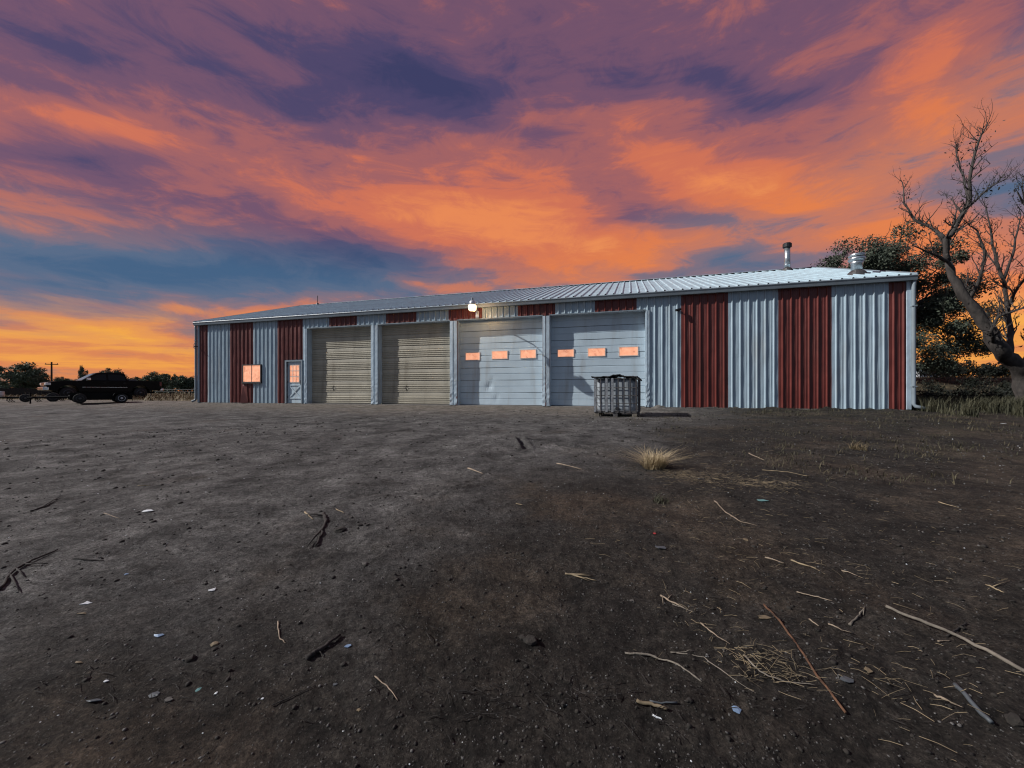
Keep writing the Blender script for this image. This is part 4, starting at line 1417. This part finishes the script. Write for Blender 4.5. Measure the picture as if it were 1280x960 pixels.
MB().box(2.88, 3.12, -hw_ + 0.03, hw_ - 0.03, 0.56, 0.74).build('rear_bumper', M['chrome'], truck, bevel=0.03)
MB().box(-2.6, 2.7, -0.45, 0.45, 0.36, 0.52).build('chassis', M['trailer'], truck)
MB().box(1.10, 1.55, -0.84, 0.84, 1.18, 1.42).build('tool_box', M['slate'], truck, bevel=0.02)

# ---- low trailer in front of the pickup
wp = G(149, 503.0)
tdir = R(45.7) + R(4)
trl = thing('utility_trailer', (wp.x, wp.y, float(gh(wp.x, wp.y))), tdir, 'low black flatbed trailer with a pale wheel in front of the pickup', 'trailer')
tr_w = 0.9
MB().box(-1.9, 0.45, -tr_w, tr_w, 0.36, 0.42).build('deck', M['trailer'], trl)
for s_ in (-1, 1):
    MB().box(-1.9, 0.45, s_ * tr_w - 0.03, s_ * tr_w + 0.03, 0.17, 0.56).build('side_rail', M['trailer'], trl)
    wheel(trl, 0.0, s_ * (tr_w + 0.14), 0.25, 0.17, -s_, M['white_rim'])
    wheel(trl, -1.55, s_ * (tr_w + 0.14), 0.25, 0.17, -s_, M['rim'])
    fen = [(x_, z_) for x_, z_ in [(-0.36, 0.36), (-0.28, 0.53), (0.28, 0.53), (0.36, 0.36), (0.34, 0.36), (0.26, 0.51), (-0.26, 0.51), (-0.34, 0.36)]]
    MB().prism(fen, s_ * (tr_w + 0.14) - 0.11, s_ * (tr_w + 0.14) + 0.11).build('fender', M['trailer'], trl)
MB().tube([(-1.9, -0.6, 0.34), (-3.3, 0, 0.30)], 0.05, 6).tube([(-1.9, 0.6, 0.34), (-3.3, 0, 0.30)], 0.05, 6).build('tongue', M['trailer'], trl)
MB().tube([(-3.2, 0, 0.0), (-3.2, 0, 0.55)], 0.03, 6).build('jack', M['trailer'], trl)
MB().box(-0.02, 0.06, -tr_w - 0.02, tr_w + 0.02, 0.22, 0.3).build('axle', M['trailer'], trl)

# ---- dark implement frame at the left edge
ip = G(30, 502.5)
imp = thing('implement_frame', (ip.x, ip.y, float(gh(ip.x, ip.y))), R(38), 'low dark farm implement frame lying at the left edge of the yard', 'implement')
for y in (-0.5, 0.5):
    MB().tube([(-1.6, y, 0.28), (1.7, y, 0.26)], 0.05, 6).build('beam', M['trailer'], imp)
for x in (-1.5, -0.5, 0.6, 1.6):
    MB().tube([(x, -0.55, 0.3), (x, 0.55, 0.3)], 0.04, 6).build('crossbar', M['trailer'], imp)
    for y in (-0.4, 0.0, 0.4):
        MB().tube([(x, y, 0.3), (x - 0.08, y, 0.12), (x + 0.05, y, 0.0)], 0.022, 5).build('tine', M['trailer'], imp)
for x, r in ((0.2, 0.24), (1.3, 0.28)):
    w_ = wheel(imp, x, -0.62, r, 0.14, 1, M['rust_cage'])
MB().tube([(1.0, -0.5, 0.3), (1.2, -0.55, 0.62), (0.9, -0.5, 0.6)], 0.03, 6).build('lever', M['trailer'], imp)
# pale post box at the very edge
bp = G(0.5, 497.5)
wb = thing('white_drum', (bp.x, bp.y, float(gh(bp.x, bp.y)) - 0.02), 0, 'pale drum cut off by the left edge of the picture', 'drum')
MB().lathe([(0.22, 0.0), (0.23, 0.02), (0.22, 0.25), (0.235, 0.27), (0.22, 0.29), (0.22, 0.52), (0.23, 0.56), (0.20, 0.565)], 20).build('shell', M['paper'], wb, True)
MB().lathe([(0.19, 0.565), (0.19, 0.58), (0.05, 0.585)], 20).build('lid', M['trim'], wb)


# ================================================================== grass
def blades(name, pts, hmin, hmax, m_, seed, lean=0.45, w=0.006):
    """pts (N,2) foot positions; each blade a bent strip of two quads"""
    r_ = np.random.default_rng(seed)
    N = len(pts)
    z = gh(pts[:, 0], pts[:, 1])
    h = hmin + (hmax - hmin) * r_.random(N) ** 1.5
    a = r_.random(N) * 2 * np.pi
    ln = lean * r_.random(N) * h
    ca, sa = np.cos(a), np.sin(a)
    ww_ = w * (0.6 + 0.8 * r_.random(N))
    base_ = np.stack([pts[:, 0], pts[:, 1], z - 0.01], -1)
    side = np.stack([-sa * ww_, ca * ww_, 0 * ca], -1)
    midp = base_ + np.stack([ca * ln * 0.35, sa * ln * 0.35, h * 0.6], -1)
    tip = base_ + np.stack([ca * ln * 1.2, sa * ln * 1.2, h], -1)
    v = np.stack([base_ - side, base_ + side, midp + side * .8, midp - side * .8, tip + side * .15, tip - side * .15], 1).reshape(-1, 3)
    o_ = np.arange(N)[:, None] * 6
    f = np.concatenate([o_ + np.array([0, 1, 2, 3]), o_ + np.array([3, 2, 4, 5])], 0)
    return link(name, np_mesh(name, v, f, m_))


# tall grey-green grass right of the building
def pick(n, x0, x1, y0, y1, keep, seed):
    r_ = np.random.default_rng(seed)
    acc = []
    while sum(len(q) for q in acc) < n:
        x, y = r_.uniform(x0, x1, 20000), r_.uniform(y0, y1, 20000)
        fd_ = front_dist(x, y)
        al = (x - X0) * U2.x + (y - Y0) * U2.y
        k = keep(x, y, fd_, al, r_)
        acc.append(np.stack([x[k], y[k]], -1))
    return np.concatenate(acc)[:n]


pts = pick(11000, 12.2, 24.0, 10.5, 19.0, lambda x, y, f, al, r_: (f > -0.6) & (f < 1.9 + 0.7 * np.sin(x * 1.3) + 0.4 * np.sin(x * 3.1 + 1)) & (al > LEN + 0.15) &
           (vnoise(x * 1.1, y * 1.1, 21) + 0.6 * vnoise(x * 3.4, y * 3.4, 22) > r_.uniform(-.35, .4, len(x))), 2)
tag(blades('tall_grass', np.array(pts), 0.06, 0.50, M['grass'], 3, 0.7, 0.008), 'tall grey green grass beside the right end of the building', 'grass', kind='stuff')
# sparse weeds over the right of the yard
pts = pick(10000, 3.0, 17.0, 4.5, 15.0, lambda x, y, f, al, r_: (f > 0.06) & (vnoise(x * 1.1, y * 1.1, 31) + vnoise(x * 4, y * 4, 32) > r_.uniform(0.05, 0.7, len(x)) - 0.03 * np.maximum(0, x - 6)), 3)
tag(blades('sparse_weeds', np.array(pts), 0.015, 0.10, M['weed'], 5, 1.6, 0.004), 'sparse short weeds over the soil right of the tank', 'weeds', kind='stuff')
# dry field grass at the left back
pts = pick(12000, -60, -16, 24, 60, lambda x, y, f, al, r_: (f < -1.5) & (al < -0.3), 4)
tag(blades('field_grass', np.array(pts), 0.08, 0.34, M['dry'], 6, 0.9, 0.02), 'dry tan field grass behind the pickup', 'grass', kind='stuff')


pts = pick(9000, 14, 48, 20, 44, lambda x, y, f, al, r_: (f < -8.0) & (al > LEN + 0.5), 8)
tag(blades('bank_grass', np.array(pts), 0.06, 0.26, M['bank'], 7, 1.0, 0.016), 'dry tan grass on the bank behind the dead tree', 'grass', kind='stuff')


def grass_clump(px, py, n, hh, spread, label, m_='dry', lean=1.3):
    p = G(px, py)
    r_ = np.random.default_rng(int(px * 7 + py))
    th = r_.random(n) * 2 * np.pi
    rr_ = spread * np.sqrt(r_.random(n))
    pt = np.stack([p.x + rr_ * np.cos(th), p.y + rr_ * np.sin(th)], -1)
    o = blades('grass_clump', pt, hh * 0.35, hh, M[m_], int(px), lean, 0.003)
    return tag(o, label, 'grass clump', 'tufts in the yard')


grass_clump(818, 585, 700, 0.27, 0.14, 'straw yellow tuft of dry grass in front of the caged tank', 'tuft', 2.6)
grass_clump(1073, 562, 130, 0.16, 0.12, 'pale dry tuft in the weedy soil in front of the red and white wall')
grass_clump(826, 628, 90, 0.10, 0.08, 'small green weed below the straw tuft', 'grass')


# ================================================================== loose stuff on the ground
def scatter(name, n, gen, rmin, rmax, m_, seed, label, cat):
    """faceted little stones as one mesh"""
    r_ = np.random.default_rng(seed)
    phi = (1 + 5 ** .5) / 2
    iv = np.array([(-1, phi, 0), (1, phi, 0), (-1, -phi, 0), (1, -phi, 0), (0, -1, phi), (0, 1, phi), (0, -1, -phi), (0, 1, -phi), (phi, 0, -1), (phi, 0, 1), (-phi, 0, -1), (-phi, 0, 1)]) / 1.9
    fc = np.array([(0, 11, 5), (0, 5, 1), (0, 1, 7), (0, 7, 10), (0, 10, 11), (1, 5, 9), (5, 11, 4), (11, 10, 2), (10, 7, 6), (7, 1, 8), (3, 9, 4), (3, 4, 2), (3, 2, 6), (3, 6, 8), (3, 8, 9), (4, 9, 5), (2, 4, 11), (6, 2, 10), (8, 6, 7), (9, 8, 1)])
    xy = gen(r_, n)
    z = gh(xy[:, 0], xy[:, 1])
    s_ = rmin * (rmax / rmin) ** (r_.random(n) ** 2.2)
    s_ = s_ * (0.7 + np.hypot(xy[:, 0], xy[:, 1]) / 4.5)
    v = iv[None] * (0.7 + 0.6 * r_.random((n, 12, 1))) * s_[:, None, None] * np.stack([0.7 + 0.6 * r_.random(n), 0.7 + 0.6 * r_.random(n), 0.45 + 0.4 * r_.random(n)], -1)[:, None, :]
    v[:, :, 0] += xy[:, 0:1]
    v[:, :, 1] += xy[:, 1:2]
    v[:, :, 2] += (z + s_ * 0.12)[:, None]
    f = fc[None] + (np.arange(n) * 12)[:, None, None]
    return tag(link(name, np_mesh(name, v.reshape(-1, 3), f.reshape(-1, 3), m_)), label, cat, kind='stuff')


def gen_near(r_, n):
    d = 1.0 + 13.0 * r_.random(n) ** 2.0
    a = R(75) * (2 * r_.random(n) - 1)
    return np.stack([d * np.sin(a), d * np.cos(a)], -1)


scatter('loose_gravel', 24000, gen_near, 0.0015, 0.006, M['gravel'], 12, 'loose grey gravel scattered over the yard', 'gravel')
scatter('pale_grit', 1900, gen_near, 0.001, 0.0035, M['paper'], 14, 'pale chips of stone scattered in the gravel', 'gravel')
scatter('soil_clods', 7000, lambda r_, n: (lambda q: q + np.array([0.9, 0]))(gen_near(r_, n)), 0.003, 0.011, M['clod'], 13, 'dark clods of soil in the foreground', 'soil')


def straw_stuff(name, centres, m_, seed, label, lmin, lmax, rad):
    r_ = np.random.default_rng(seed)
    P0 = []
    for (px, py, sxp, syp, n) in centres:
        c = G(px, py)
        e = G(px + sxp, py)
        k = abs(e.x - c.x)
        f_ = G(px, py - syp)
        ky = abs(f_.y - c.y)
        P0.append(np.stack([c.x + r_.normal(size=n) * k * .6, c.y + r_.normal(size=n) * ky * .6], -1))
    p = np.concatenate(P0)
    N = len(p)
    L__ = lmin * (lmax / lmin) ** r_.random(N)
    a = np.where(r_.random(N) < 0.6, r_.normal(size=N) * 0.6 - 0.4, r_.random(N) * 6.28)
    dxy = np.stack([np.cos(a), np.sin(a)], -1) * L__[:, None]
    q = p + dxy
    z0_ = gh(p[:, 0], p[:, 1]) + 0.004 + 0.012 * r_.random(N)
    z1_ = gh(q[:, 0], q[:, 1]) + 0.004 + 0.02 * r_.random(N)
    A = np.concatenate([p, z0_[:, None]], 1)
    B = np.concatenate([q, z1_[:, None]], 1)
    mid_ = (A + B) / 2 + np.stack([r_.normal(size=N) * L__ * .06, r_.normal(size=N) * L__ * .06, 0.1 * L__ * r_.random(N)], -1)
    rr_ = rad * (0.6 + 0.8 * r_.random(N))
    sd = np.stack([-np.sin(a), np.cos(a), 0 * a], -1) * rr_[:, None]
    upv = np.stack([0 * a, 0 * a, rr_ * 1.6], -1)
    vs_ = []
    for C in (A, mid_, B):
        vs_ += [C - sd, C + sd, C + upv]
    v = np.stack(vs_, 1).reshape(-1, 3)
    o_ = np.arange(N)[:, None] * 9
    fl_ = []
    for s_ in (0, 3):
        for k in range(3):
            k2 = (k + 1) % 3
            fl_.append(o_ + np.array([s_ + k, s_ + k2, s_ + 3 + k2, s_ + 3 + k]))
    return tag(link(name, np_mesh(name, v, np.concatenate(fl_, 0), m_)), label, 'straw', kind='stuff')


straw_stuff('straw_litter', [(890, 598, 60, 10, 420), (960, 606, 50, 9, 260), (850, 594, 25, 8, 200), (1020, 570, 120, 14, 90), (960, 540, 150, 10, 160), (1060, 620, 130, 30, 90), (940, 690, 120, 40, 70),
                             (950, 830, 45, 26, 150), (1060, 720, 120, 60, 80), (1180, 700, 110, 80, 60), (900, 650, 80, 30, 70), (880, 770, 60, 30, 40), (1130, 850, 100, 40, 70), (820, 700, 90, 60, 30)],
            M['straw'], 21, 'straw and dry stalks strewn over the dark soil', 0.012, 0.10, 0.0009)
straw_stuff('twig_litter', [(300, 700, 240, 120, 110), (620, 720, 160, 120, 120), (1000, 760, 240, 120, 240), (200, 850, 220, 40, 60), (700, 870, 200, 30, 80)],
            M['wood_dark'], 22, 'short dark twigs strewn over the yard', 0.02, 0.08, 0.0013)


def stick(pts, r, m_, label, name='stick', taper=0.5, cat='stick', lift=0.5, forks=(), jit=0.6):
    if name in ('iron_rod', 'pipe', 'lath', 'pole'):
        jit = 0.12
    w = [G(x, y) for x, y in pts]
    o0 = w[0]
    dm = sum(p.y for p in w) / len(w)
    rad = 0.74 * r / FPX * dm            # r: thickness read off as a radius in pixels
    fine_ = []
    for i in range(len(w) - 1):
        nn = 5
        for q in range(nn):
            p = w[i].lerp(w[i + 1], q / nn)
            p.z = float(gh(p.x, p.y))
            fine_.append(p)
    fine_.append(w[-1])
    k = len(fine_)
    zl = [p.z for p in fine_]
    fine_ = [Vector((p.x + random.uniform(-jit, jit) * rad, p.y + random.uniform(-jit, jit) * rad, 0.5 * zl[i] + 0.5 * (zl[0] + (zl[-1] - zl[0]) * i / (k - 1)) + rad * lift + 0.004)) - o0 for i, p in enumerate(fine_)]
    rr_ = [rad * (1 - taper * i / (k - 1)) * random.uniform(1 - .5 * jit, 1 + .4 * jit) for i in range(k)]
    mb = MB().tube(fine_, rr_, 5 if name == 'lath' else 7)
    for (fi, ex, ey) in forks:
        e = G(ex, ey) - o0
        e.z += rad
        s_ = fine_[min(k - 1, fi)]
        mb.tube([s_, s_.lerp(e, .5) + Vector((0, 0, rad * .6)), e], [rad * .6, rad * .45, rad * .25], 5)
    o = mb.build(name, M[m_], None, True)
    o.location = o0
    return tag(o, label, cat, 'sticks and scraps on the yard')


stick([(404, 644), (407, 652), (402, 668), (396, 684)], 3.4, 'wood_dark', 'thick black curved stick lying in the left middle of the yard', forks=((9, 384, 686), (2, 384, 645)))
stick([(0, 738), (16, 716), (40, 702), (73, 688)], 2.4, 'wood_dark', 'forked dark branch at the left edge of the yard', forks=((4, 24, 741), (8, 60, 706), (6, 30, 722)), name='branch', cat='branch')
stick([(92, 699), (112, 701), (130, 702)], 1.5, 'wood_dark', 'short dark stick right of the forked dark branch')
stick([(38, 640), (56, 634), (72, 626)], 1.4, 'wood_dark', 'thin dark stick in the far left gravel', forks=((4, 78, 620),))
stick([(173, 607.5), (188, 607)], 0.8, 'straw', 'tiny pale stalk far out in the left gravel')
stick([(130, 642), (150, 649)], 0.7, 'wood_pale', 'thin pale twig left of the white strip')
stick([(381, 641), (391, 650)], 1.4, 'straw', 'pale chip of wood touching the thick black curved stick')
stick([(420, 637), (430, 642)], 1.0, 'straw', 'pale chip right of the thick black curved stick')
stick([(347, 778), (349, 798), (357, 805)], 1.2, 'wood_pale', 'pale bent twig above the dark bark chunk')
stick([(384, 825), (402, 812), (424, 797)], 5.0, 'wood_dark', 'chunk of black rotten bark lying in the left foreground', name='bark_chunk', cat='bark', taper=0.6)
stick([(340, 883), (365, 872), (395, 858)], 1.1, 'wood_dark', 'thin dark stick below the bark chunk')
stick([(468, 847), (484, 859), (497, 877)], 1.2, 'wood_pale', 'thin pale bent twig lying alone in the middle foreground', taper=.3)
stick([(585, 586), (604, 593)], 1.3, 'wood_pale', 'pale stick beside the wheel track in the middle of the yard')
stick([(696, 580), (727, 587)], 1.2, 'wood_pale', 'pale straight stick in the middle left of the straw tuft')
stick([(645, 630), (653, 632)], 1.0, 'straw', 'tiny pale chip in the centre of the yard')
stick([(706, 718), (724, 722), (746, 727)], 1.6, 'straw', 'small bundle of straw stalks on the dark soil in the centre', forks=((1, 742, 720), (3, 738, 728), (2, 745, 722)), name='straw_bundle', cat='straw')
stick([(826, 746), (840, 754), (858, 763)], 1.7, 'wood_pale', 'pale forked stick on the dark soil', forks=((3, 840, 744), (1, 829, 757)))
stick([(782, 818), (812, 821), (840, 830), (877, 854)], 1.9, 'wood_grey', 'long curved grey stick in the foreground right of centre', taper=.3)
stick([(838, 817), (868, 815)], 1.2, 'wood_grey', 'short grey stick just above the long curved grey stick')
stick([(796, 878), (814, 883), (834, 889)], 3.2, 'tanscrap', 'broken tan piece of lath in the bottom foreground', name='lath', cat='wood', taper=.2)
stick([(812, 879), (846, 880)], 1.8, 'slate', 'grey splinter lying behind the broken tan lath', taper=.2)
stick([(816, 896), (828, 902)], 1.8, 'paper', 'pale splinter in front of the broken tan lath')
stick([(955, 757), (975, 778), (1005, 818), (1033, 858), (1057, 893)], 2.0, 'rust', 'long rusty iron rod lying in the right foreground', taper=.1, name='iron_rod', cat='rod')
stick([(1107, 760), (1150, 780), (1205, 804), (1284, 844)], 2.6, 'wood_grey', 'long straight bleached pole at the right edge of the foreground', taper=-.1, name='pole', cat='pole', lift=1.0)
stick([(1183, 797), (1196, 789), (1208, 780)], 1.6, 'wood_dark', 'short dark twig crossing the long bleached pole')
stick([(1172, 803), (1188, 802)], 1.6, 'wood_pale', 'short pale chip under the long bleached pole')
stick([(1062, 783), (1072, 772), (1081, 759)], 2.0, 'wood_grey', 'short grey forked stick between the rusty rod and the bleached pole', forks=((9, 1079, 770),))
stick([(996, 741), (1018, 747), (1040, 752)], 1.0, 'wood_pale', 'thin pale stick above the head of the rusty rod')
stick([(1011, 775), (1024, 784)], 1.1, 'wood_pale', 'thin pale stick just right of the rusty rod')
stick([(1035, 781), (1050, 787), (1066, 792)], 1.3, 'wood_pale', 'pale stick pointing at the grey forked stick')
stick([(893, 627), (908, 642), (926, 654), (947, 658)], 1.0, 'wood_pale', 'long thin curved stalk below the straw patch')
stick([(936, 567), (955, 576)], 1.0, 'wood_pale', 'pale stick in the weedy soil in front of the red stripe')
stick([(957, 698), (980, 705)], 1.4, 'wood_pale', 'pale stick at the left of a pair on the right of the yard')
stick([(988, 701), (1008, 708), (1020, 711)], 1.4, 'straw', 'tan stick at the right of a pair on the right of the yard', forks=((7, 1032, 719),))
stick([(1052, 714), (1072, 721)], 1.0, 'wood_pale', 'pale stick right of the pair of sticks')
stick([(1232, 732), (1246, 738), (1256, 742)], 1.4, 'straw', 'straw coloured stick with a side twig near the right edge', forks=((3, 1262, 727),))
stick([(1173, 628), (1200, 636)], 0.9, 'straw', 'straw stalk lying far out at the right of the yard')
stick([(876, 780), (888, 790), (912, 806)], 1.3, 'wood_pale', 'pale stick left of the straw heap in the right foreground')
stick([(844, 817), (880, 822), (915, 848), (945, 868)], 1.1, 'wood_grey', 'long thin curved stem running into the straw heap')
stick([(930, 820), (950, 842), (975, 853), (1020, 858)], 1.5, 'wood_grey', 'grey curved stem across the straw heap')
stick([(1168, 871), (1186, 878), (1205, 887)], 2.2, 'wood_pale', 'pale tapered splinter at the bottom right', taper=.7)
stick([(1194, 858), (1212, 877), (1240, 906)], 3.6, 'slate', 'dark grey pipe at the bottom right of the foreground', taper=0, name='pipe', cat='pipe')
stick([(840, 756), (868, 766)], 1.0, 'wood_grey', 'thin grey stick right of the pale forked stick')
stick([(953, 588), (985, 590), (1010, 596)], 0.8, 'straw', 'long straw stalk across the straw patch')


def scrap(px, py, wpx, hpx, m_, label, name='scrap', rot=0.0, cat='litter', curl=0.3):
    """small crumpled flat piece lying on the ground"""
    p = G(px, py)
    k = p.y / FPX
    w_ = wpx * k / 2
    # foreshortening of the ground at this distance
    d_ = min(w_ * 1.1, abs(G(px, py - hpx / 2).y - G(px, py + hpx / 2).y) / 2)
    mb = MB()
    nv = random.randint(5, 8)
    ang = sorted((i + random.uniform(-.35, .35)) * 2 * math.pi / nv for i in range(nv))
    ring_ = [(math.cos(q) * w_ * random.uniform(.55, 1.1), math.sin(q) * d_ * random.uniform(.55, 1.1), 0.003 + curl * w_ * random.uniform(0, .6)) for q in ang]
    fold = (random.uniform(-.3, .3) * w_, random.uniform(-.3, .3) * d_, 0.004 + curl * w_ * random.uniform(.1, .7))
    mb.add([fold] + ring_, [(0, i + 1, (i + 1) % nv + 1) for i in range(nv)])
    o = mb.build(name, M[m_])
    sm_ = o.modifiers.new('thickness', 'SOLIDIFY')
    sm_.thickness = 0.003
    o.location = p
    o.rotation_euler = (0, 0, rot)
    return tag(o, label, cat, 'sticks and scraps on the yard')


scrap(185, 639.5, 19, 4, 'paper', 'white strip of plastic in the left gravel', 'plastic_strip', 0.15)
scrap(107, 755, 12, 4, 'paper', 'pale strip in the left foreground gravel', 'plastic_strip', 0.3)
scrap(103, 768, 14, 2, 'tanscrap', 'thin tan strip below the pale strip')
scrap(265, 738, 9, 5, 'paper', 'folded white scrap of paper left of centre', 'paper_scrap')
scrap(198, 795, 13, 7, 'bluescrap', 'pale blue scrap in the left foreground')
scrap(158, 718, 5, 3, 'bluescrap', 'tiny blue scrap above the left foreground')
scrap(116, 877, 20, 6, 'slate', 'grey sliver at the bottom left', 'plastic_strip', 0.2)
scrap(98, 829, 11, 4, 'tanscrap', 'small tan chip at the left of the foreground')
scrap(133, 852, 7, 6, 'paper', 'small white loop of plastic at the bottom left')
scrap(193, 870, 16, 9, 'slate', 'slate grey shard in the left foreground', 'shard')
scrap(210, 876, 12, 10, 'stone', 'brown grey shard right of the slate shard', 'shard', 0.7)
scrap(248, 863, 9, 6, 'tealscrap', 'teal shard in the left foreground', 'shard')
scrap(270, 867, 6, 4, 'paper', 'small white chip right of the teal shard')
scrap(328, 874, 4, 6, 'paper', 'bright white chip standing in the left foreground')
scrap(435, 808, 9, 8, 'bluescrap', 'blue crumpled scrap beside the bark chunk')
scrap(419, 856, 6, 8, 'slate', 'small grey shard below the blue crumpled scrap', 'shard')
scrap(953, 626, 18, 4, 'tealscrap', 'teal strip of plastic in the straw patch', 'plastic_strip')
scrap(818, 667, 5, 4, 'redscrap', 'tiny red scrap on the soil below the straw tuft')
scrap(826, 685, 16, 7, 'slate', 'dark grey crumpled plastic on the dark soil')
scrap(1058, 851, 16, 12, 'slate', 'crumpled translucent plastic right of the rusty rod')
scrap(921, 888, 12, 9, 'bluescrap', 'blue scrap at the bottom of the right foreground')
scrap(956, 773, 18, 6, 'tanscrap', 'flat tan chip beside the head of the rusty rod', 'wood_chip')
scrap(1085, 838, 16, 8, 'tanscrap', 'tan chip right of the crumpled translucent plastic', 'wood_chip', .5)
scrap(932, 675, 10, 6, 'tanscrap', 'tan chip on the soil below the long stalk', 'wood_chip')
scrap(790, 751, 8, 6, 'stone', 'grey flat chip left of the pale forked stick')
scrap(1254, 530, 6, 3, 'paper', 'white scrap in the grass at the far right')
scrap(448, 888, 6, 6, 'tanscrap', 'yellow brown chip at the bottom centre', 'wood_chip')


def stone(px, py, rpx, m_, label, name='stone', cat='stone', flat=0.6):
    p = G(px, py)
    k = rpx * p.y / FPX
    import bmesh
    bm = bmesh.new()
    bmesh.ops.create_icosphere(bm, subdivisions=2, radius=k)
    for v in bm.verts:
        v.co *= 1 + random.uniform(-.2, .2)
        v.co.z *= flat
    me = bpy.data.meshes.new(name)
    bm.to_mesh(me)
    bm.free()
    me.materials.append(M[m_])
    o = link(name, me, None, (p.x, p.y, p.z + k * flat * 0.3))
    return tag(o, label, cat, 'stones and clods in the yard')


stone(238, 824, 6, 'clod', 'round black clod in the left foreground', 'clod', 'clod')
stone(268, 806, 4.5, 'tanscrap', 'rounded brown stone in the left foreground')
stone(268, 812, 3.5, 'clod', 'small black clod below the rounded brown stone', 'clod', 'clod')
stone(663, 802, 9, 'clod', 'black clump of soil in the centre foreground', 'clod', 'clod', 0.5)
stone(654, 798, 5, 'clod', 'small dark lump touching the black clump of soil', 'clod', 'clod', 0.6)
stone(425, 663, 8, 'clod', 'dark heap of dirt right of the thick black curved stick', 'clod', 'clod', 0.35)
stone(450, 657, 3.5, 'clod', 'small dark lump right of the dark heap of dirt', 'clod', 'clod', 0.6)
stone(345, 735, 3, 'clod', 'small dark pebble left of centre', 'clod', 'clod', 0.6)
stone(226, 629, 2.5, 'clod', 'small black stone far left of centre')
stone(152, 677, 2.6, 'clod', 'black pebble right of the thin dark stick')
stone(1268, 902, 9, 'clod', 'dark rounded rock at the bottom right corner', 'stone', 'rock', 0.7)
stone(1277, 734, 5, 'clod', 'dark stone at the right edge')
stone(456, 705, 3.5, 'stone', 'grey pebble at the left of the centre')
